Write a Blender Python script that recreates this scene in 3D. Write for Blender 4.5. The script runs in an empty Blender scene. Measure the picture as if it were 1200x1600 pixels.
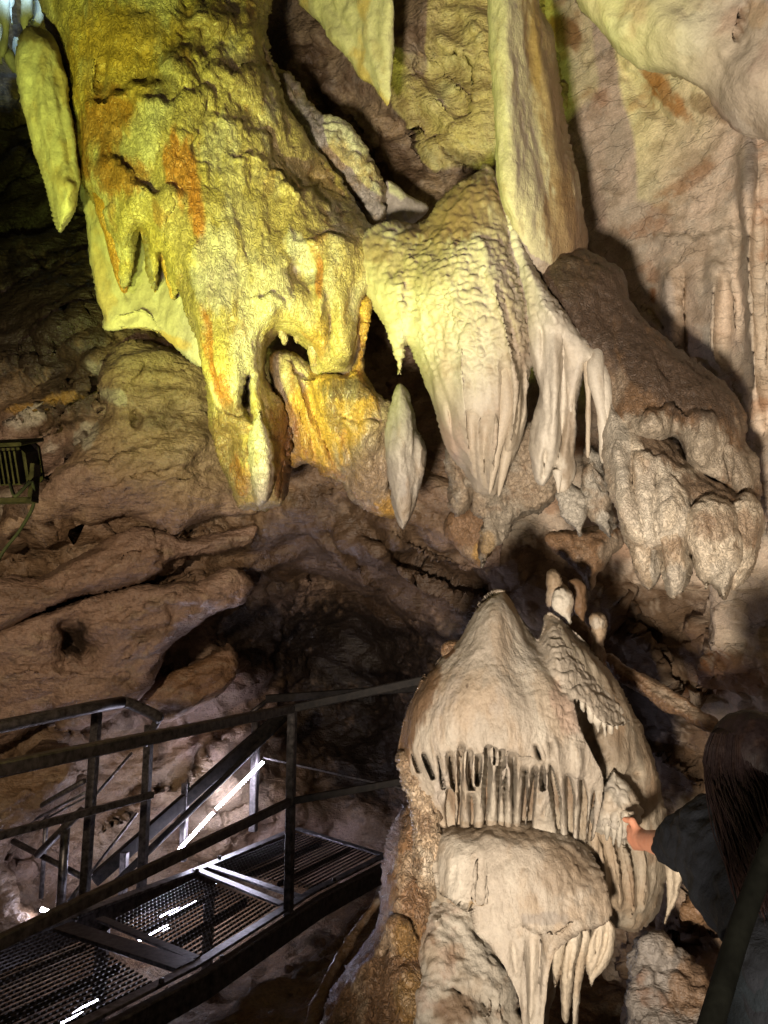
import bpy, math, random
import numpy as np
from mathutils import Vector, Matrix

# ------------------------------------------------------------------ camera model
W, H, F = 1200, 1600, 1209.0
PITCH = math.radians(9.5)
CAMZ = 1.364
CP, SP = math.cos(PITCH), math.sin(PITCH)
SC = bpy.context.scene
COLL = SC.collection
rng = np.random.default_rng(7)
random.seed(7)

def PV(px, py, d):
    """sight line (px, py) of the traced photograph at forward distance d metres -> world points"""
    px = np.asarray(px, float); py = np.asarray(py, float); d = np.asarray(d, float)
    X = (px - 600) / F * d
    U = (800 - py) / F * d
    return np.stack([X, d * CP - U * SP, CAMZ + d * SP + U * CP], -1)

def P(px, py, d):
    return Vector(PV(px, py, d).tolist())

def G(px, py, z=0.0):
    """where that sight line meets the level z"""
    a = math.atan2(py - 800, F) - PITCH
    y0 = PV(px, py, 1.0)
    t = (z - CAMZ) / (y0[2] - CAMZ)
    return Vector((y0[0] * t, y0[1] * t, z))

def depth_at_y(px, py, y):
    v = PV(px, py, 1.0)
    return y / v[1]

# ------------------------------------------------------------------ noise
_perm = rng.permutation(256)
_perm = np.concatenate([_perm, _perm, _perm])
_grad = rng.normal(size=(256, 3))
_grad /= np.linalg.norm(_grad, axis=1)[:, None]

def pn(Q):
    Q = np.asarray(Q, float)
    i = np.floor(Q).astype(np.int64)
    f = Q - i
    i &= 255
    u = f * f * f * (f * (f * 6 - 15) + 10)
    out = 0
    for dx in (0, 1):
        wx = u[:, 0] if dx else 1 - u[:, 0]
        for dy in (0, 1):
            wy = u[:, 1] if dy else 1 - u[:, 1]
            for dz in (0, 1):
                wz = u[:, 2] if dz else 1 - u[:, 2]
                h = _perm[_perm[_perm[(i[:, 0] + dx) & 255] + ((i[:, 1] + dy) & 255)] + ((i[:, 2] + dz) & 255)]
                g = _grad[h]
                out = out + wx * wy * wz * (g[:, 0] * (f[:, 0] - dx) + g[:, 1] * (f[:, 1] - dy) + g[:, 2] * (f[:, 2] - dz))
    return out * 1.6

def fbm(Q, octv=4, gain=0.5, lac=2.03):
    a, s, out = 1.0, 1.0, 0
    for k in range(octv):
        out = out + a * pn(Q * s + k * 17.3)
        a *= gain; s *= lac
    return out

def ridged(Q, octv=3, gain=0.5, lac=2.1):
    a, s, out, t = 1.0, 1.0, 0, 0
    for k in range(octv):
        out = out + a * (1 - 2 * np.abs(pn(Q * s + k * 31.7)))
        t += a; a *= gain; s *= lac
    return out / t

def worley(Q):
    """distance to the nearest scattered point, second nearest"""
    Q = np.asarray(Q, float)
    i = np.floor(Q).astype(np.int64)
    b1 = np.full(len(Q), 9.0); b2 = np.full(len(Q), 9.0)
    for dx in (-1, 0, 1):
        for dy in (-1, 0, 1):
            for dz in (-1, 0, 1):
                c = i + np.array([dx, dy, dz])
                h = _perm[_perm[_perm[c[:, 0] & 255] + (c[:, 1] & 255)] + (c[:, 2] & 255)]
                o = _grad[h] * 0.45 + 0.5
                d = np.linalg.norm(c + o - Q, axis=1)
                m = d < b1
                b2 = np.where(m, b1, np.minimum(b2, d)); b1 = np.where(m, d, b1)
    return b1, b2

def facets(Q):
    """broken rock: every scattered cell is a flat face with its own tilt and height"""
    Q = np.asarray(Q, float) + 0.22 * np.stack([pn(Q * 1.1), pn(Q * 1.1 + 9), pn(Q * 1.1 + 21)], 1)
    i = np.floor(Q).astype(np.int64)
    b1 = np.full(len(Q), 9.0); out = np.zeros(len(Q))
    for dx in (-1, 0, 1):
        for dy in (-1, 0, 1):
            for dz in (-1, 0, 1):
                c = i + np.array([dx, dy, dz])
                h = _perm[_perm[_perm[c[:, 0] & 255] + (c[:, 1] & 255)] + (c[:, 2] & 255)]
                v = Q - (c + _grad[h] * 0.45 + 0.5)
                d = np.linalg.norm(v, axis=1)
                m = d < b1
                val = (_grad[(h + 77) & 255] * v).sum(1) * 0.9 + _grad[(h + 131) & 255][:, 0] * 0.45
                out = np.where(m, val, out); b1 = np.where(m, d, b1)
    return out

def sstep(a, b, x):
    t = np.clip((x - a) / (b - a), 0, 1)
    return t * t * (3 - 2 * t)

# ------------------------------------------------------------------ curves and distances
def cr(pts, closed=True, n=5):
    p = np.asarray(pts, float)
    m = len(p)
    out = []
    for i in range(m if closed else m - 1):
        if closed:
            a, b, c, d = p[i - 1], p[i], p[(i + 1) % m], p[(i + 2) % m]
        else:
            a, b, c, d = p[max(i - 1, 0)], p[i], p[i + 1], p[min(i + 2, m - 1)]
        for k in range(n):
            t = k / n
            # tension 0.35: rounded but never overshooting far
            m1 = (c - a) * 0.38; m2 = (d - b) * 0.38
            h00 = 2*t**3 - 3*t**2 + 1; h10 = t**3 - 2*t**2 + t; h01 = -2*t**3 + 3*t**2; h11 = t**3 - t**2
            out.append(h00*b + h10*m1 + h01*c + h11*m2)
    if not closed:
        out.append(p[-1])
    return np.array(out)

def poly_sd(X, Y, poly):
    """signed distance (inside +) and nearest contour point"""
    best = np.full(X.shape, 1e18); nx = np.zeros_like(X); ny = np.zeros_like(Y)
    inside = np.zeros(X.shape, bool)
    m = len(poly)
    for i in range(m):
        ax, ay = poly[i]; bx, by = poly[(i + 1) % m]
        dx, dy = bx - ax, by - ay
        L = dx * dx + dy * dy + 1e-12
        t = np.clip(((X - ax) * dx + (Y - ay) * dy) / L, 0, 1)
        qx = ax + t * dx; qy = ay + t * dy
        d = (X - qx) ** 2 + (Y - qy) ** 2
        k = d < best
        best = np.where(k, d, best); nx = np.where(k, qx, nx); ny = np.where(k, qy, ny)
        if ay != by:
            c = ((ay > Y) != (by > Y)) & (X < (bx - ax) * (Y - ay) / (by - ay) + ax)
            inside ^= c
    sd = np.sqrt(best)
    return np.where(inside, sd, -sd), nx, ny

def line_dist(X, Y, poly):
    """distance, position 0..1 along, signed side (+ = right/below when drawn left to right)"""
    p = np.asarray(poly, float)
    seg = np.linalg.norm(np.diff(p, axis=0), axis=1); tot = seg.sum(); acc = 0
    best = np.full(X.shape, 1e18); T = np.zeros_like(X); S = np.zeros_like(X)
    for i in range(len(p) - 1):
        ax, ay = p[i]; dx, dy = p[i + 1] - p[i]
        L = dx * dx + dy * dy + 1e-12
        tr = ((X - ax) * dx + (Y - ay) * dy) / L
        t = np.clip(tr, 0, 1)
        d = np.hypot(X - ax - t * dx, Y - ay - t * dy)
        side = np.sign(dx * (Y - ay) - dy * (X - ax))
        k = d < best
        best = np.where(k, d, best); T = np.where(k, (acc + t * seg[i]) / tot, T); S = np.where(k, side, S)
        acc += seg[i]
    return best, T, S

def feats_eval(X, Y, feats):
    """relief towards the viewer (m): ('r',line,amp,width) ridge / groove, ('l',line,amp,decay[,soft]) ledge, ('b',x,y,rx,ry,amp[,deg]) bump"""
    out = np.zeros_like(X)
    if not feats:
        return out
    wx = X + 5 * np.sin(Y * 0.071 + 1.3) + 3 * np.sin(Y * 0.19 + X * 0.05)
    wy = Y + 5 * np.sin(X * 0.063 + 0.4) + 3 * np.sin(X * 0.17 - Y * 0.06)
    for f in feats:
        if f[0] == 'b':
            _, x, y, rx, ry, a = f[:6]
            ang = math.radians(f[6]) if len(f) > 6 else 0
            c, s = math.cos(ang), math.sin(ang)
            u = ((wx - x) * c + (wy - y) * s) / rx; v = (-(wx - x) * s + (wy - y) * c) / ry
            out += a * np.exp(-(u * u + v * v))
        else:
            ln = cr(f[1], False, 4); a = f[2]; w = f[3]
            pad = w * 3.2 + 6
            mk = (X > ln[:, 0].min() - pad) & (X < ln[:, 0].max() + pad) & (Y > ln[:, 1].min() - pad) & (Y < ln[:, 1].max() + pad)
            if not mk.any():
                continue
            d, t, s = line_dist((X if f[0] == 'r' else wx)[mk], (Y if f[0] == 'r' else wy)[mk], ln)
            fade = np.clip(np.minimum(t, 1 - t) * 5 + 0.08, 0, 1)
            if f[0] == 'r':
                out[mk] += a * fade * np.exp(-(d / w) ** 2)
            else:
                soft = f[4] if len(f) > 4 else 2.0
                sd = d * s
                out[mk] += a * fade * np.where(sd > 0, np.exp(-sd / w), 0) * sstep(-soft, soft, sd)
    return out

def rbf(ctrl):
    if np.isscalar(ctrl):
        return lambda X, Y: np.full(X.shape, float(ctrl))
    c = np.asarray(ctrl, float)
    n = len(c); q = c[:, :2] / 300.0
    A = np.linalg.norm(q[:, None] - q[None], axis=2)
    B = np.concatenate([np.ones((n, 1)), q], 1)
    if n < 4:
        B = B[:, :1]
    k = B.shape[1]
    M = np.zeros((n + k, n + k)); M[:n, :n] = A; M[:n, n:] = B; M[n:, :n] = B.T
    sol = np.linalg.lstsq(M, np.concatenate([c[:, 2], np.zeros(k)]), rcond=None)[0]
    def fn(X, Y):
        sh = X.shape; x = X.ravel() / 300.0; y = Y.ravel() / 300.0
        out = np.zeros(len(x))
        for i in range(n):
            out += sol[i] * np.sqrt((x - q[i, 0]) ** 2 + (y - q[i, 1]) ** 2 + 0.004)
        out += sol[n]
        if k == 3:
            out += sol[n + 1] * x + sol[n + 2] * y
        return out.reshape(sh)
    return fn

# ------------------------------------------------------------------ meshes
def vnormals(V, Fq):
    n = np.zeros_like(V)
    a, b, c, d = (V[Fq[:, k]] for k in range(4))
    fn = np.cross(c - a, d - b)
    for k in range(4):
        for j in range(3):
            n[:, j] += np.bincount(Fq[:, k], fn[:, j], len(V))
    L = np.linalg.norm(n, axis=1)
    return n / np.maximum(L, 1e-12)[:, None]

class Body:
    pass

def bed(deg, sx, sy, sz):
    """noise scale along beds that dip by deg in the x-z plane"""
    a = math.radians(deg); c, s = math.cos(a), math.sin(a)
    return np.diag([sx, sy, sz]) @ np.array([[c, 0, s], [0, 1, 0], [-s, 0, c]])

def displace(b, noise):
    """noise: list of (kind, scale vec or float, amplitude[, mask fn])"""
    if not noise:
        return
    for nz in noise:
        kind, sc, amp = nz[:3]
        N = vnormals(b.V, b.Fq)
        sc = np.asarray(sc, float)
        Q = b.V @ sc.T if sc.ndim == 2 else b.V * sc
        if kind == 'f': h = fbm(Q, 4)
        elif kind == 'F': h = fbm(Q, 6, 0.55)
        elif kind == 'r': h = ridged(Q, 3)
        elif kind == 'R': h = ridged(Q + 0.6 * np.stack([pn(Q * 1.3), pn(Q * 1.3 + 9), pn(Q * 1.3 + 21)], 1), 2)
        elif kind == 'c': h = facets(Q)
        elif kind == 'b': h = 1 - 2 * np.abs(pn(Q)) ; h = -h
        elif kind == 'B':                       # billows: rounded popcorn with sharp creases
            q2 = Q + 0.5 * np.stack([pn(Q * 0.7), pn(Q * 0.7 + 9), pn(Q * 0.7 + 21)], 1)
            h = np.sqrt(np.abs(pn(q2)) + 0.003) - 0.45
        elif kind == 'w':                       # scales: cells with creases
            q2 = Q + 0.35 * np.stack([pn(Q * 0.9), pn(Q * 0.9 + 9), pn(Q * 0.9 + 21)], 1)
            f1, f2 = worley(q2); h = np.minimum(f2 - f1, 0.45) * 2.2 - 0.5
        else: h = pn(Q)
        if len(nz) > 3:
            h = h * nz[3](b.px, b.py)
        b.V += N * (amp * h)[:, None]

def relief(outline, dm, T, R, Tb=None, step=3.0, feats=(), noise=(), infl=None, n=5, power=0.5, holes=(), hole_r=7.0, hole_t=0.03):
    """solid body whose outline is traced; dm = its middle distance, T bulge to the front, R rounding radius (px)"""
    poly = cr(outline, True, n)
    ip = cr(infl, True, n) if infl is not None else poly
    Tb = T if Tb is None else Tb
    x0, y0 = poly.min(0) - 2 * step; x1, y1 = poly.max(0) + 2 * step
    gx = np.arange(x0, x1 + step, step); gy = np.arange(y0, y1 + step, step)
    X, Y = np.meshgrid(gx, gy)
    sd, nx, ny = poly_sd(X, Y, poly)
    sdi = sd if infl is None else poly_sd(X, Y, ip)[0]
    hd = np.full(X.shape, 1e9)
    for ho in holes:
        hp_ = cr(ho, True, 4)
        pad = 40
        mk = (X > hp_[:, 0].min() - pad) & (X < hp_[:, 0].max() + pad) & (Y > hp_[:, 1].min() - pad) & (Y < hp_[:, 1].max() + pad)
        s2, hx, hy = poly_sd(X[mk], Y[mk], hp_)
        tmp = np.full(X.shape, 1e9); tmp[mk] = -s2; tx = np.zeros_like(X); ty = np.zeros_like(Y); tx[mk] = hx; ty[mk] = hy
        hd = np.minimum(hd, tmp)
    g = 1 - np.exp(-np.maximum(sdi, -R * 0.3) / R)
    k2 = (step / R) ** 2
    ins = sdi > step * 1.2
    for _ in range(70):
        q = g.copy()
        q[1:-1, 1:-1] = (g[:-2, 1:-1] + g[2:, 1:-1] + g[1:-1, :-2] + g[1:-1, 2:] + k2) / (4 + k2)
        g = np.where(ins, q, g)
    hin = sd > 0
    cell = hin[:-1, :-1] | hin[1:, :-1] | hin[:-1, 1:] | hin[1:, 1:]
    used = np.zeros(X.shape, bool)
    for a in (slice(None, -1), slice(1, None)):
        for c in (slice(None, -1), slice(1, None)):
            used[a, c] |= cell
    out = used & ~hin
    px = np.where(out, nx, X); py = np.where(out, ny, Y)
    if infl is None:
        g = np.where(out, 0, g)
    g = np.clip(g, 0, 1)
    pr = np.power(np.clip(1 - (1 - g) ** 2, 0, 1), power)
    dmid = rbf(dm)(px, py)
    fe = feats_eval(px, py, feats) * np.minimum(1, np.maximum(sd, 0) / (2.5 * step) + (0.0 if infl is None else 0.0))
    front = dmid - T * pr - fe
    if len(holes):                                  # slits sunk deep between rounded pillars
        u = np.clip(np.maximum(hd, 0) / hole_r, 0, 1)
        front = front + np.where(hd > 0, hole_t * (1 - np.sqrt(np.clip(1 - (1 - u) ** 2, 0, 1))), hole_t + np.minimum(-hd * .06, .14))
    back = dmid + Tb * pr
    idx = -np.ones(X.shape, int); nv = used.sum(); idx[used] = np.arange(nv)
    pxu, pyu = px[used], py[used]
    Vf = PV(pxu, pyu, front[used]); Vb = PV(pxu, pyu, back[used])
    r, c = np.nonzero(cell)
    A = np.stack([idx[r, c], idx[r + 1, c], idx[r + 1, c + 1], idx[r, c + 1]], 1)
    faces = [A, A[:, ::-1] + nv]
    # bridge along the border of the used cells
    pad = np.zeros((cell.shape[0] + 2, cell.shape[1] + 2), bool); pad[1:-1, 1:-1] = cell
    for dr, dc, e0, e1 in ((-1, 0, (0, 1), (0, 0)), (1, 0, (1, 0), (1, 1)), (0, -1, (0, 0), (1, 0)), (0, 1, (1, 1), (0, 1))):
        m = cell & ~pad[1 + dr:pad.shape[0] - 1 + dr, 1 + dc:pad.shape[1] - 1 + dc]
        rr, cc = np.nonzero(m)
        a = idx[rr + e0[0], cc + e0[1]]; b2 = idx[rr + e1[0], cc + e1[1]]
        faces.append(np.stack([a, b2, b2 + nv, a + nv], 1))
    b = Body()
    b.V = np.concatenate([Vf, Vb]); b.Fq = np.concatenate(faces)
    b.px = np.concatenate([pxu, pxu]); b.py = np.concatenate([pyu, pyu])
    if infl is None:                                # weld front and back along the contour
        ob = np.nonzero(out[used])[0]
        mp = np.arange(2 * nv); mp[ob + nv] = ob
        b.Fq = mp[b.Fq]
    b.X0, b.Y0, b.step, b.front = x0, y0, step, np.where(used, front, np.nan)
    displace(b, noise)
    return b

def surf(b, px, py):
    i = int(round((py - b.Y0) / b.step)); j = int(round((px - b.X0) / b.step))
    i = min(max(i, 0), b.front.shape[0] - 1); j = min(max(j, 0), b.front.shape[1] - 1)
    v = b.front[i, j]
    if np.isnan(v):
        v = np.nanmin(b.front[max(i-8,0):i+9, max(j-8,0):j+9])
    return float(v)

def sheet(x0, x1, y0, y1, step, dm, feats=(), noise=()):
    gx = np.arange(x0, x1 + step, step); gy = np.arange(y0, y1 + step, step)
    X, Y = np.meshgrid(gx, gy)
    d = rbf(dm)(X, Y) - feats_eval(X, Y, feats)
    b = Body(); b.V = PV(X.ravel(), Y.ravel(), d.ravel()); b.px = X.ravel(); b.py = Y.ravel()
    nr, nc = X.shape
    I = np.arange(nr * nc).reshape(nr, nc)
    b.Fq = np.stack([I[:-1, :-1].ravel(), I[1:, :-1].ravel(), I[1:, 1:].ravel(), I[:-1, 1:].ravel()], 1)
    b.X0, b.Y0, b.step, b.front = x0, y0, step, d
    displace(b, noise)
    return b

def tube(pts, rad, sides=14, n=6, noise=(), squash=None):
    """tapered round body along world points"""
    p = cr(np.array([list(q) for q in pts], float), False, n) if n > 1 else np.array([list(q) for q in pts], float)
    m = len(p)
    t0 = np.linspace(0, 1, len(rad)); r = np.interp(np.linspace(0, 1, m), t0, rad)
    tan = np.gradient(p, axis=0); tan /= np.linalg.norm(tan, axis=1)[:, None] + 1e-12
    ref = np.array([0, 1.0, 0]) if abs(tan[:, 1]).mean() < 0.8 else np.array([0, 0, 1.0])
    u = np.cross(tan, ref); u /= np.linalg.norm(u, axis=1)[:, None] + 1e-12
    v = np.cross(u, tan)
    a = np.linspace(0, 2 * math.pi, sides, endpoint=False)
    sq = 1.0 if squash is None else squash
    V = p[:, None] + r[:, None, None] * (np.cos(a)[None, :, None] * u[:, None] + sq * np.sin(a)[None, :, None] * v[:, None])
    V = V.reshape(-1, 3)
    I = np.arange(m * sides).reshape(m, sides); J = np.roll(I, -1, 1)
    Fq = np.stack([I[:-1].ravel(), J[:-1].ravel(), J[1:].ravel(), I[1:].ravel()], 1)
    k = len(V)
    V = np.concatenate([V, p[:1], p[-1:]])
    c0 = np.stack([J[0], I[0], np.full(sides, k), np.full(sides, k)], 1)
    c1 = np.stack([I[-1], J[-1], np.full(sides, k + 1), np.full(sides, k + 1)], 1)
    b = Body(); b.V = V; b.Fq = np.concatenate([Fq, c0, c1])
    # camera-space coordinates of the traced photograph, for stains
    b.px, b.py = project(V)
    displace(b, noise)
    return b

def project(V):
    x = V[:, 0]; y = V[:, 1]; z = V[:, 2] - CAMZ
    d = y * CP + z * SP; u = -y * SP + z * CP
    d = np.maximum(d, 0.05)
    return 600 + F * x / d, 800 - F * u / d

def subset(b, keep):
    """the faces where keep is true as a Body of its own, normals kept from the whole so that no seam shows"""
    Fq = b.Fq[keep]; u, inv = np.unique(Fq, return_inverse=True)
    q = Body(); q.V = b.V[u]; q.Fq = inv.reshape(Fq.shape); q.px = b.px[u]; q.py = b.py[u]; q.C = b.C[u]; q.N = b.N[u]
    return q

def merge(*bs):
    b = Body(); off = 0; V = []; Fq = []; px = []; py = []
    for q in bs:
        V.append(q.V); Fq.append(q.Fq + off); px.append(q.px); py.append(q.py); off += len(q.V)
    b.V = np.concatenate(V); b.Fq = np.concatenate(Fq); b.px = np.concatenate(px); b.py = np.concatenate(py)
    return b

# ------------------------------------------------------------------ colour: base mixed with mottling and stains, partly the stone's own, partly painted light and shade
def lin(h):
    h = h.lstrip('#'); c = np.array([int(h[i:i + 2], 16) / 255 for i in (0, 2, 4)])
    return np.where(c <= 0.04045, c / 12.92, ((c + 0.055) / 1.055) ** 2.4)

def paint(b, base, layers=(), stains_and_shade=()):
    """layers: (colour, scale vec, lo, hi, alpha); stains: (px, py, rx, ry, deg, colour, alpha) soft patches of discoloration, some of painted light and shade"""
    C = np.tile(np.asarray(base, float), (len(b.V), 1))
    for k, (col, sc, lo, hi, al) in enumerate(layers):
        m = sstep(lo, hi, fbm(b.V * np.asarray(sc, float) + 41.7 * (k + 1), 5, 0.55)) * al
        C = C * (1 - m[:, None]) + np.asarray(col) * m[:, None]
    if stains_and_shade:
        n1 = .65 * fbm(b.V * np.array([13, 13, 4.0]) + 5, 4, 0.6) + .6 * fbm(b.V * np.array([44, 44, 7.0]) + 3, 3, 0.6)
        for (x, y, rx, ry, deg, col, al) in stains_and_shade:
            a = math.radians(deg); c, s = math.cos(a), math.sin(a)
            u = ((b.px - x) * c + (b.py - y) * s) / rx; v = (-(b.px - x) * s + (b.py - y) * c) / ry
            q = u * u + v * v + 0.55 * n1
            m = (1 - sstep(0.35, 1.05, q)) * al
            C = C * (1 - m[:, None]) + np.asarray(col) * m[:, None]
    b.C = np.clip(C, 0.004, 0.9)
    return b

# ------------------------------------------------------------------ objects
def build(name, b, mat, parent=None, loc=None):
    """ONE mesh object from a Body"""
    if loc is None:
        if parent is not None:
            loc = Vector((0, 0, 0)); off = np.array(parent.matrix_world.translation if parent.parent is None else (parent.parent.location + parent.location))
        else:
            lo, hi = b.V.min(0), b.V.max(0)
            loc = Vector(((lo[0] + hi[0]) / 2, (lo[1] + hi[1]) / 2, lo[2])); off = np.array(loc)
    V = (b.V - off).astype(np.float32)
    me = bpy.data.meshes.new(name)
    Fq = b.Fq
    tri = Fq[:, 2] == Fq[:, 3]
    q4 = Fq[~tri]; q3 = Fq[tri][:, :3]
    li = np.concatenate([q4.ravel(), q3.ravel()]).astype(np.int32)
    ls = np.concatenate([np.arange(len(q4)) * 4, len(q4) * 4 + np.arange(len(q3)) * 3]).astype(np.int32)
    me.vertices.add(len(V)); me.vertices.foreach_set('co', V.ravel())
    me.loops.add(len(li)); me.loops.foreach_set('vertex_index', li)
    me.polygons.add(len(ls)); me.polygons.foreach_set('loop_start', ls)
    me.polygons.foreach_set('use_smooth', np.full(len(ls), getattr(b, 'smooth', True)))
    me.update(calc_edges=True)
    me.validate(clean_customdata=False)
    if hasattr(b, 'C') and len(me.vertices) == len(V):
        at = me.color_attributes.new('Col', 'FLOAT_COLOR', 'POINT')
        at.data.foreach_set('color', np.concatenate([b.C, np.ones((len(V), 1))], 1).astype(np.float32).ravel())
    if hasattr(b, 'N') and len(me.vertices) == len(V):
        me.normals_split_custom_set_from_vertices(b.N.astype(np.float32).tolist())
    me.materials.append(mat)
    o = bpy.data.objects.new(name, me); COLL.objects.link(o)
    if parent is not None:
        o.parent = parent
    else:
        o.location = loc
    return o

def tag(o, label=None, cat=None, group=None, kind=None):
    if label: o['label'] = label
    if cat: o['category'] = cat
    if group: o['group'] = group
    if kind: o['kind'] = kind
    return o

def thing(name, label, cat, loc, group=None):
    o = bpy.data.objects.new(name, None); COLL.objects.link(o)
    o.location = loc; o.empty_display_size = 0.1
    bpy.context.view_layer.update()
    return tag(o, label, cat, group, 'thing')

# ------------------------------------------------------------------ materials
def nmat(name):
    m = bpy.data.materials.new(name); m.use_nodes = True
    nt = m.node_tree; nt.nodes.clear()
    out = nt.nodes.new('ShaderNodeOutputMaterial'); bs = nt.nodes.new('ShaderNodeBsdfPrincipled')
    nt.links.new(bs.outputs[0], out.inputs[0])
    return m, nt, bs

def rock_mat(name, bumps, rough=0.7, spec=0.35, var=0.35, fine=90.0, crack=None, speck=0.0, coat=0.0):
    """colour from the painted attribute broken up by fine noise; bumps: (kind, scale, stretch xyz, height m)"""
    m, nt, bs = nmat(name)
    N = nt.nodes.new; L = nt.links.new
    tc = N('ShaderNodeTexCoord')
    at = N('ShaderNodeAttribute'); at.attribute_name = 'Col'
    n1 = N('ShaderNodeTexNoise'); n1.inputs['Scale'].default_value = fine; n1.inputs['Detail'].default_value = 6; n1.inputs['Roughness'].default_value = 0.68
    L(tc.outputs['Object'], n1.inputs['Vector'])
    mr = N('ShaderNodeMapRange'); mr.inputs[1].default_value = 0.3; mr.inputs[2].default_value = 0.7
    mr.inputs[3].default_value = 1 - var; mr.inputs[4].default_value = 1 + var * 0.55
    L(n1.outputs['Fac'], mr.inputs[0])
    mu = N('ShaderNodeMix'); mu.data_type = 'RGBA'; mu.blend_type = 'MULTIPLY'; mu.inputs['Factor'].default_value = 1
    L(at.outputs['Color'], mu.inputs['A'])
    L(mr.outputs[0], mu.inputs['B'])
    col = mu.outputs['Result']
    prev = None
    def stretch(v, sc):
        mp = N('ShaderNodeMapping'); mp.inputs['Scale'].default_value = v
        L(tc.outputs['Object'], mp.inputs['Vector']); return mp.outputs[0]
    for (kind, scale, st, h) in bumps:
        vec = stretch(st, scale)
        if kind == 'n':
            t = N('ShaderNodeTexNoise'); t.inputs['Scale'].default_value = scale; t.inputs['Detail'].default_value = 5; t.inputs['Roughness'].default_value = 0.6
            t.inputs['Distortion'].default_value = 0.3
            L(vec, t.inputs['Vector']); hv = t.outputs['Fac']
        elif kind == 'v':
            wn = N('ShaderNodeTexNoise'); wn.inputs['Scale'].default_value = scale * 0.8; wn.inputs['Detail'].default_value = 2
            L(vec, wn.inputs['Vector'])
            ad = N('ShaderNodeVectorMath'); ad.operation = 'MULTIPLY_ADD'
            ad.inputs[1].default_value = (1.2 / scale,) * 3
            L(wn.outputs['Color'], ad.inputs[0]); L(vec, ad.inputs[2])
            t = N('ShaderNodeTexVoronoi'); t.feature = 'SMOOTH_F1'; t.inputs['Scale'].default_value = scale; t.inputs['Smoothness'].default_value = 0.4
            L(ad.outputs[0], t.inputs['Vector'])
            inv = N('ShaderNodeMath'); inv.operation = 'MULTIPLY'; inv.inputs[1].default_value = -1
            L(t.outputs['Distance'], inv.inputs[0]); hv = inv.outputs[0]
        elif kind == 'x':      # wormy crinkle: folded noise
            t = N('ShaderNodeTexNoise'); t.inputs['Scale'].default_value = scale; t.inputs['Detail'].default_value = 2.5; t.inputs['Roughness'].default_value = 0.55
            t.inputs['Distortion'].default_value = 1.1
            L(vec, t.inputs['Vector'])
            s = N('ShaderNodeMath'); s.operation = 'SUBTRACT'; s.inputs[1].default_value = 0.5; L(t.outputs['Fac'], s.inputs[0])
            ab = N('ShaderNodeMath'); ab.operation = 'ABSOLUTE'; L(s.outputs[0], ab.inputs[0])
            pw = N('ShaderNodeMath'); pw.operation = 'SMOOTH_MIN'; pw.inputs[1].default_value = 0.11; pw.inputs[2].default_value = 0.06; L(ab.outputs[0], pw.inputs[0])
            sc = N('ShaderNodeMath'); sc.operation = 'MULTIPLY'; sc.inputs[1].default_value = 7.0; L(pw.outputs[0], sc.inputs[0])
            hv = sc.outputs[0]
            if crack is not None and kind == 'x':
                # the grooves are darker
                gr = N('ShaderNodeMapRange'); gr.inputs[1].default_value = 0.02; gr.inputs[2].default_value = 0.35; gr.inputs[3].default_value = 1 - crack; gr.inputs[4].default_value = 1
                L(hv, gr.inputs[0])
                m2 = N('ShaderNodeMix'); m2.data_type = 'RGBA'; m2.blend_type = 'MULTIPLY'; m2.inputs['Factor'].default_value = 1
                L(col, m2.inputs['A']); L(gr.outputs[0], m2.inputs['B']); col = m2.outputs['Result']
        elif kind in 'mk':     # broken cracks (m), fine crack lines (k)
            wn = N('ShaderNodeTexNoise'); wn.inputs['Scale'].default_value = scale * 1.7; wn.inputs['Detail'].default_value = 4
            L(vec, wn.inputs['Vector'])
            ad = N('ShaderNodeVectorMath'); ad.operation = 'MULTIPLY_ADD'; ad.inputs[1].default_value = (0.9 / scale,) * 3
            L(wn.outputs['Color'], ad.inputs[0]); L(vec, ad.inputs[2])
            t = N('ShaderNodeTexVoronoi'); t.feature = 'DISTANCE_TO_EDGE'; t.inputs['Scale'].default_value = scale
            L(ad.outputs[0], t.inputs['Vector'])
            mn = N('ShaderNodeMapRange'); mn.inputs[1].default_value = 0; mn.inputs[2].default_value = 0.055 if kind == 'm' else 0.035
            L(t.outputs['Distance'], mn.inputs[0])
            # only here and there
            n3 = N('ShaderNodeTexNoise'); n3.inputs['Scale'].default_value = scale * 0.8; L(tc.outputs['Object'], n3.inputs['Vector'])
            r3 = N('ShaderNodeMapRange'); r3.inputs[1].default_value = 0.48 if kind == 'm' else 0.5; r3.inputs[2].default_value = 0.56 if kind == 'm' else 0.62; L(n3.outputs['Fac'], r3.inputs[0])
            mx = N('ShaderNodeMath'); mx.operation = 'MAXIMUM'; L(mn.outputs[0], mx.inputs[0]); L(r3.outputs[0], mx.inputs[1])
            hv = mx.outputs[0]
            gr = N('ShaderNodeMapRange'); gr.inputs[3].default_value = 0.45 if kind == 'm' else 0.72; gr.inputs[4].default_value = 1; L(hv, gr.inputs[0])
            m2 = N('ShaderNodeMix'); m2.data_type = 'RGBA'; m2.blend_type = 'MULTIPLY'; m2.inputs['Factor'].default_value = 1
            L(col, m2.inputs['A']); L(gr.outputs[0], m2.inputs['B']); col = m2.outputs['Result']
        bp = N('ShaderNodeBump'); bp.inputs['Strength'].default_value = 1.0; bp.inputs['Distance'].default_value = h
        L(hv, bp.inputs['Height'])
        if prev is not None: L(prev.outputs[0], bp.inputs['Normal'])
        prev = bp
    if prev is not None: L(prev.outputs[0], bs.inputs['Normal'])
    L(col, bs.inputs['Base Color'])
    rr = N('ShaderNodeMapRange'); rr.inputs[1].default_value = 0.35; rr.inputs[2].default_value = 0.65; rr.inputs[3].default_value = rough - 0.14; rr.inputs[4].default_value = min(1, rough + 0.12)
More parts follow.
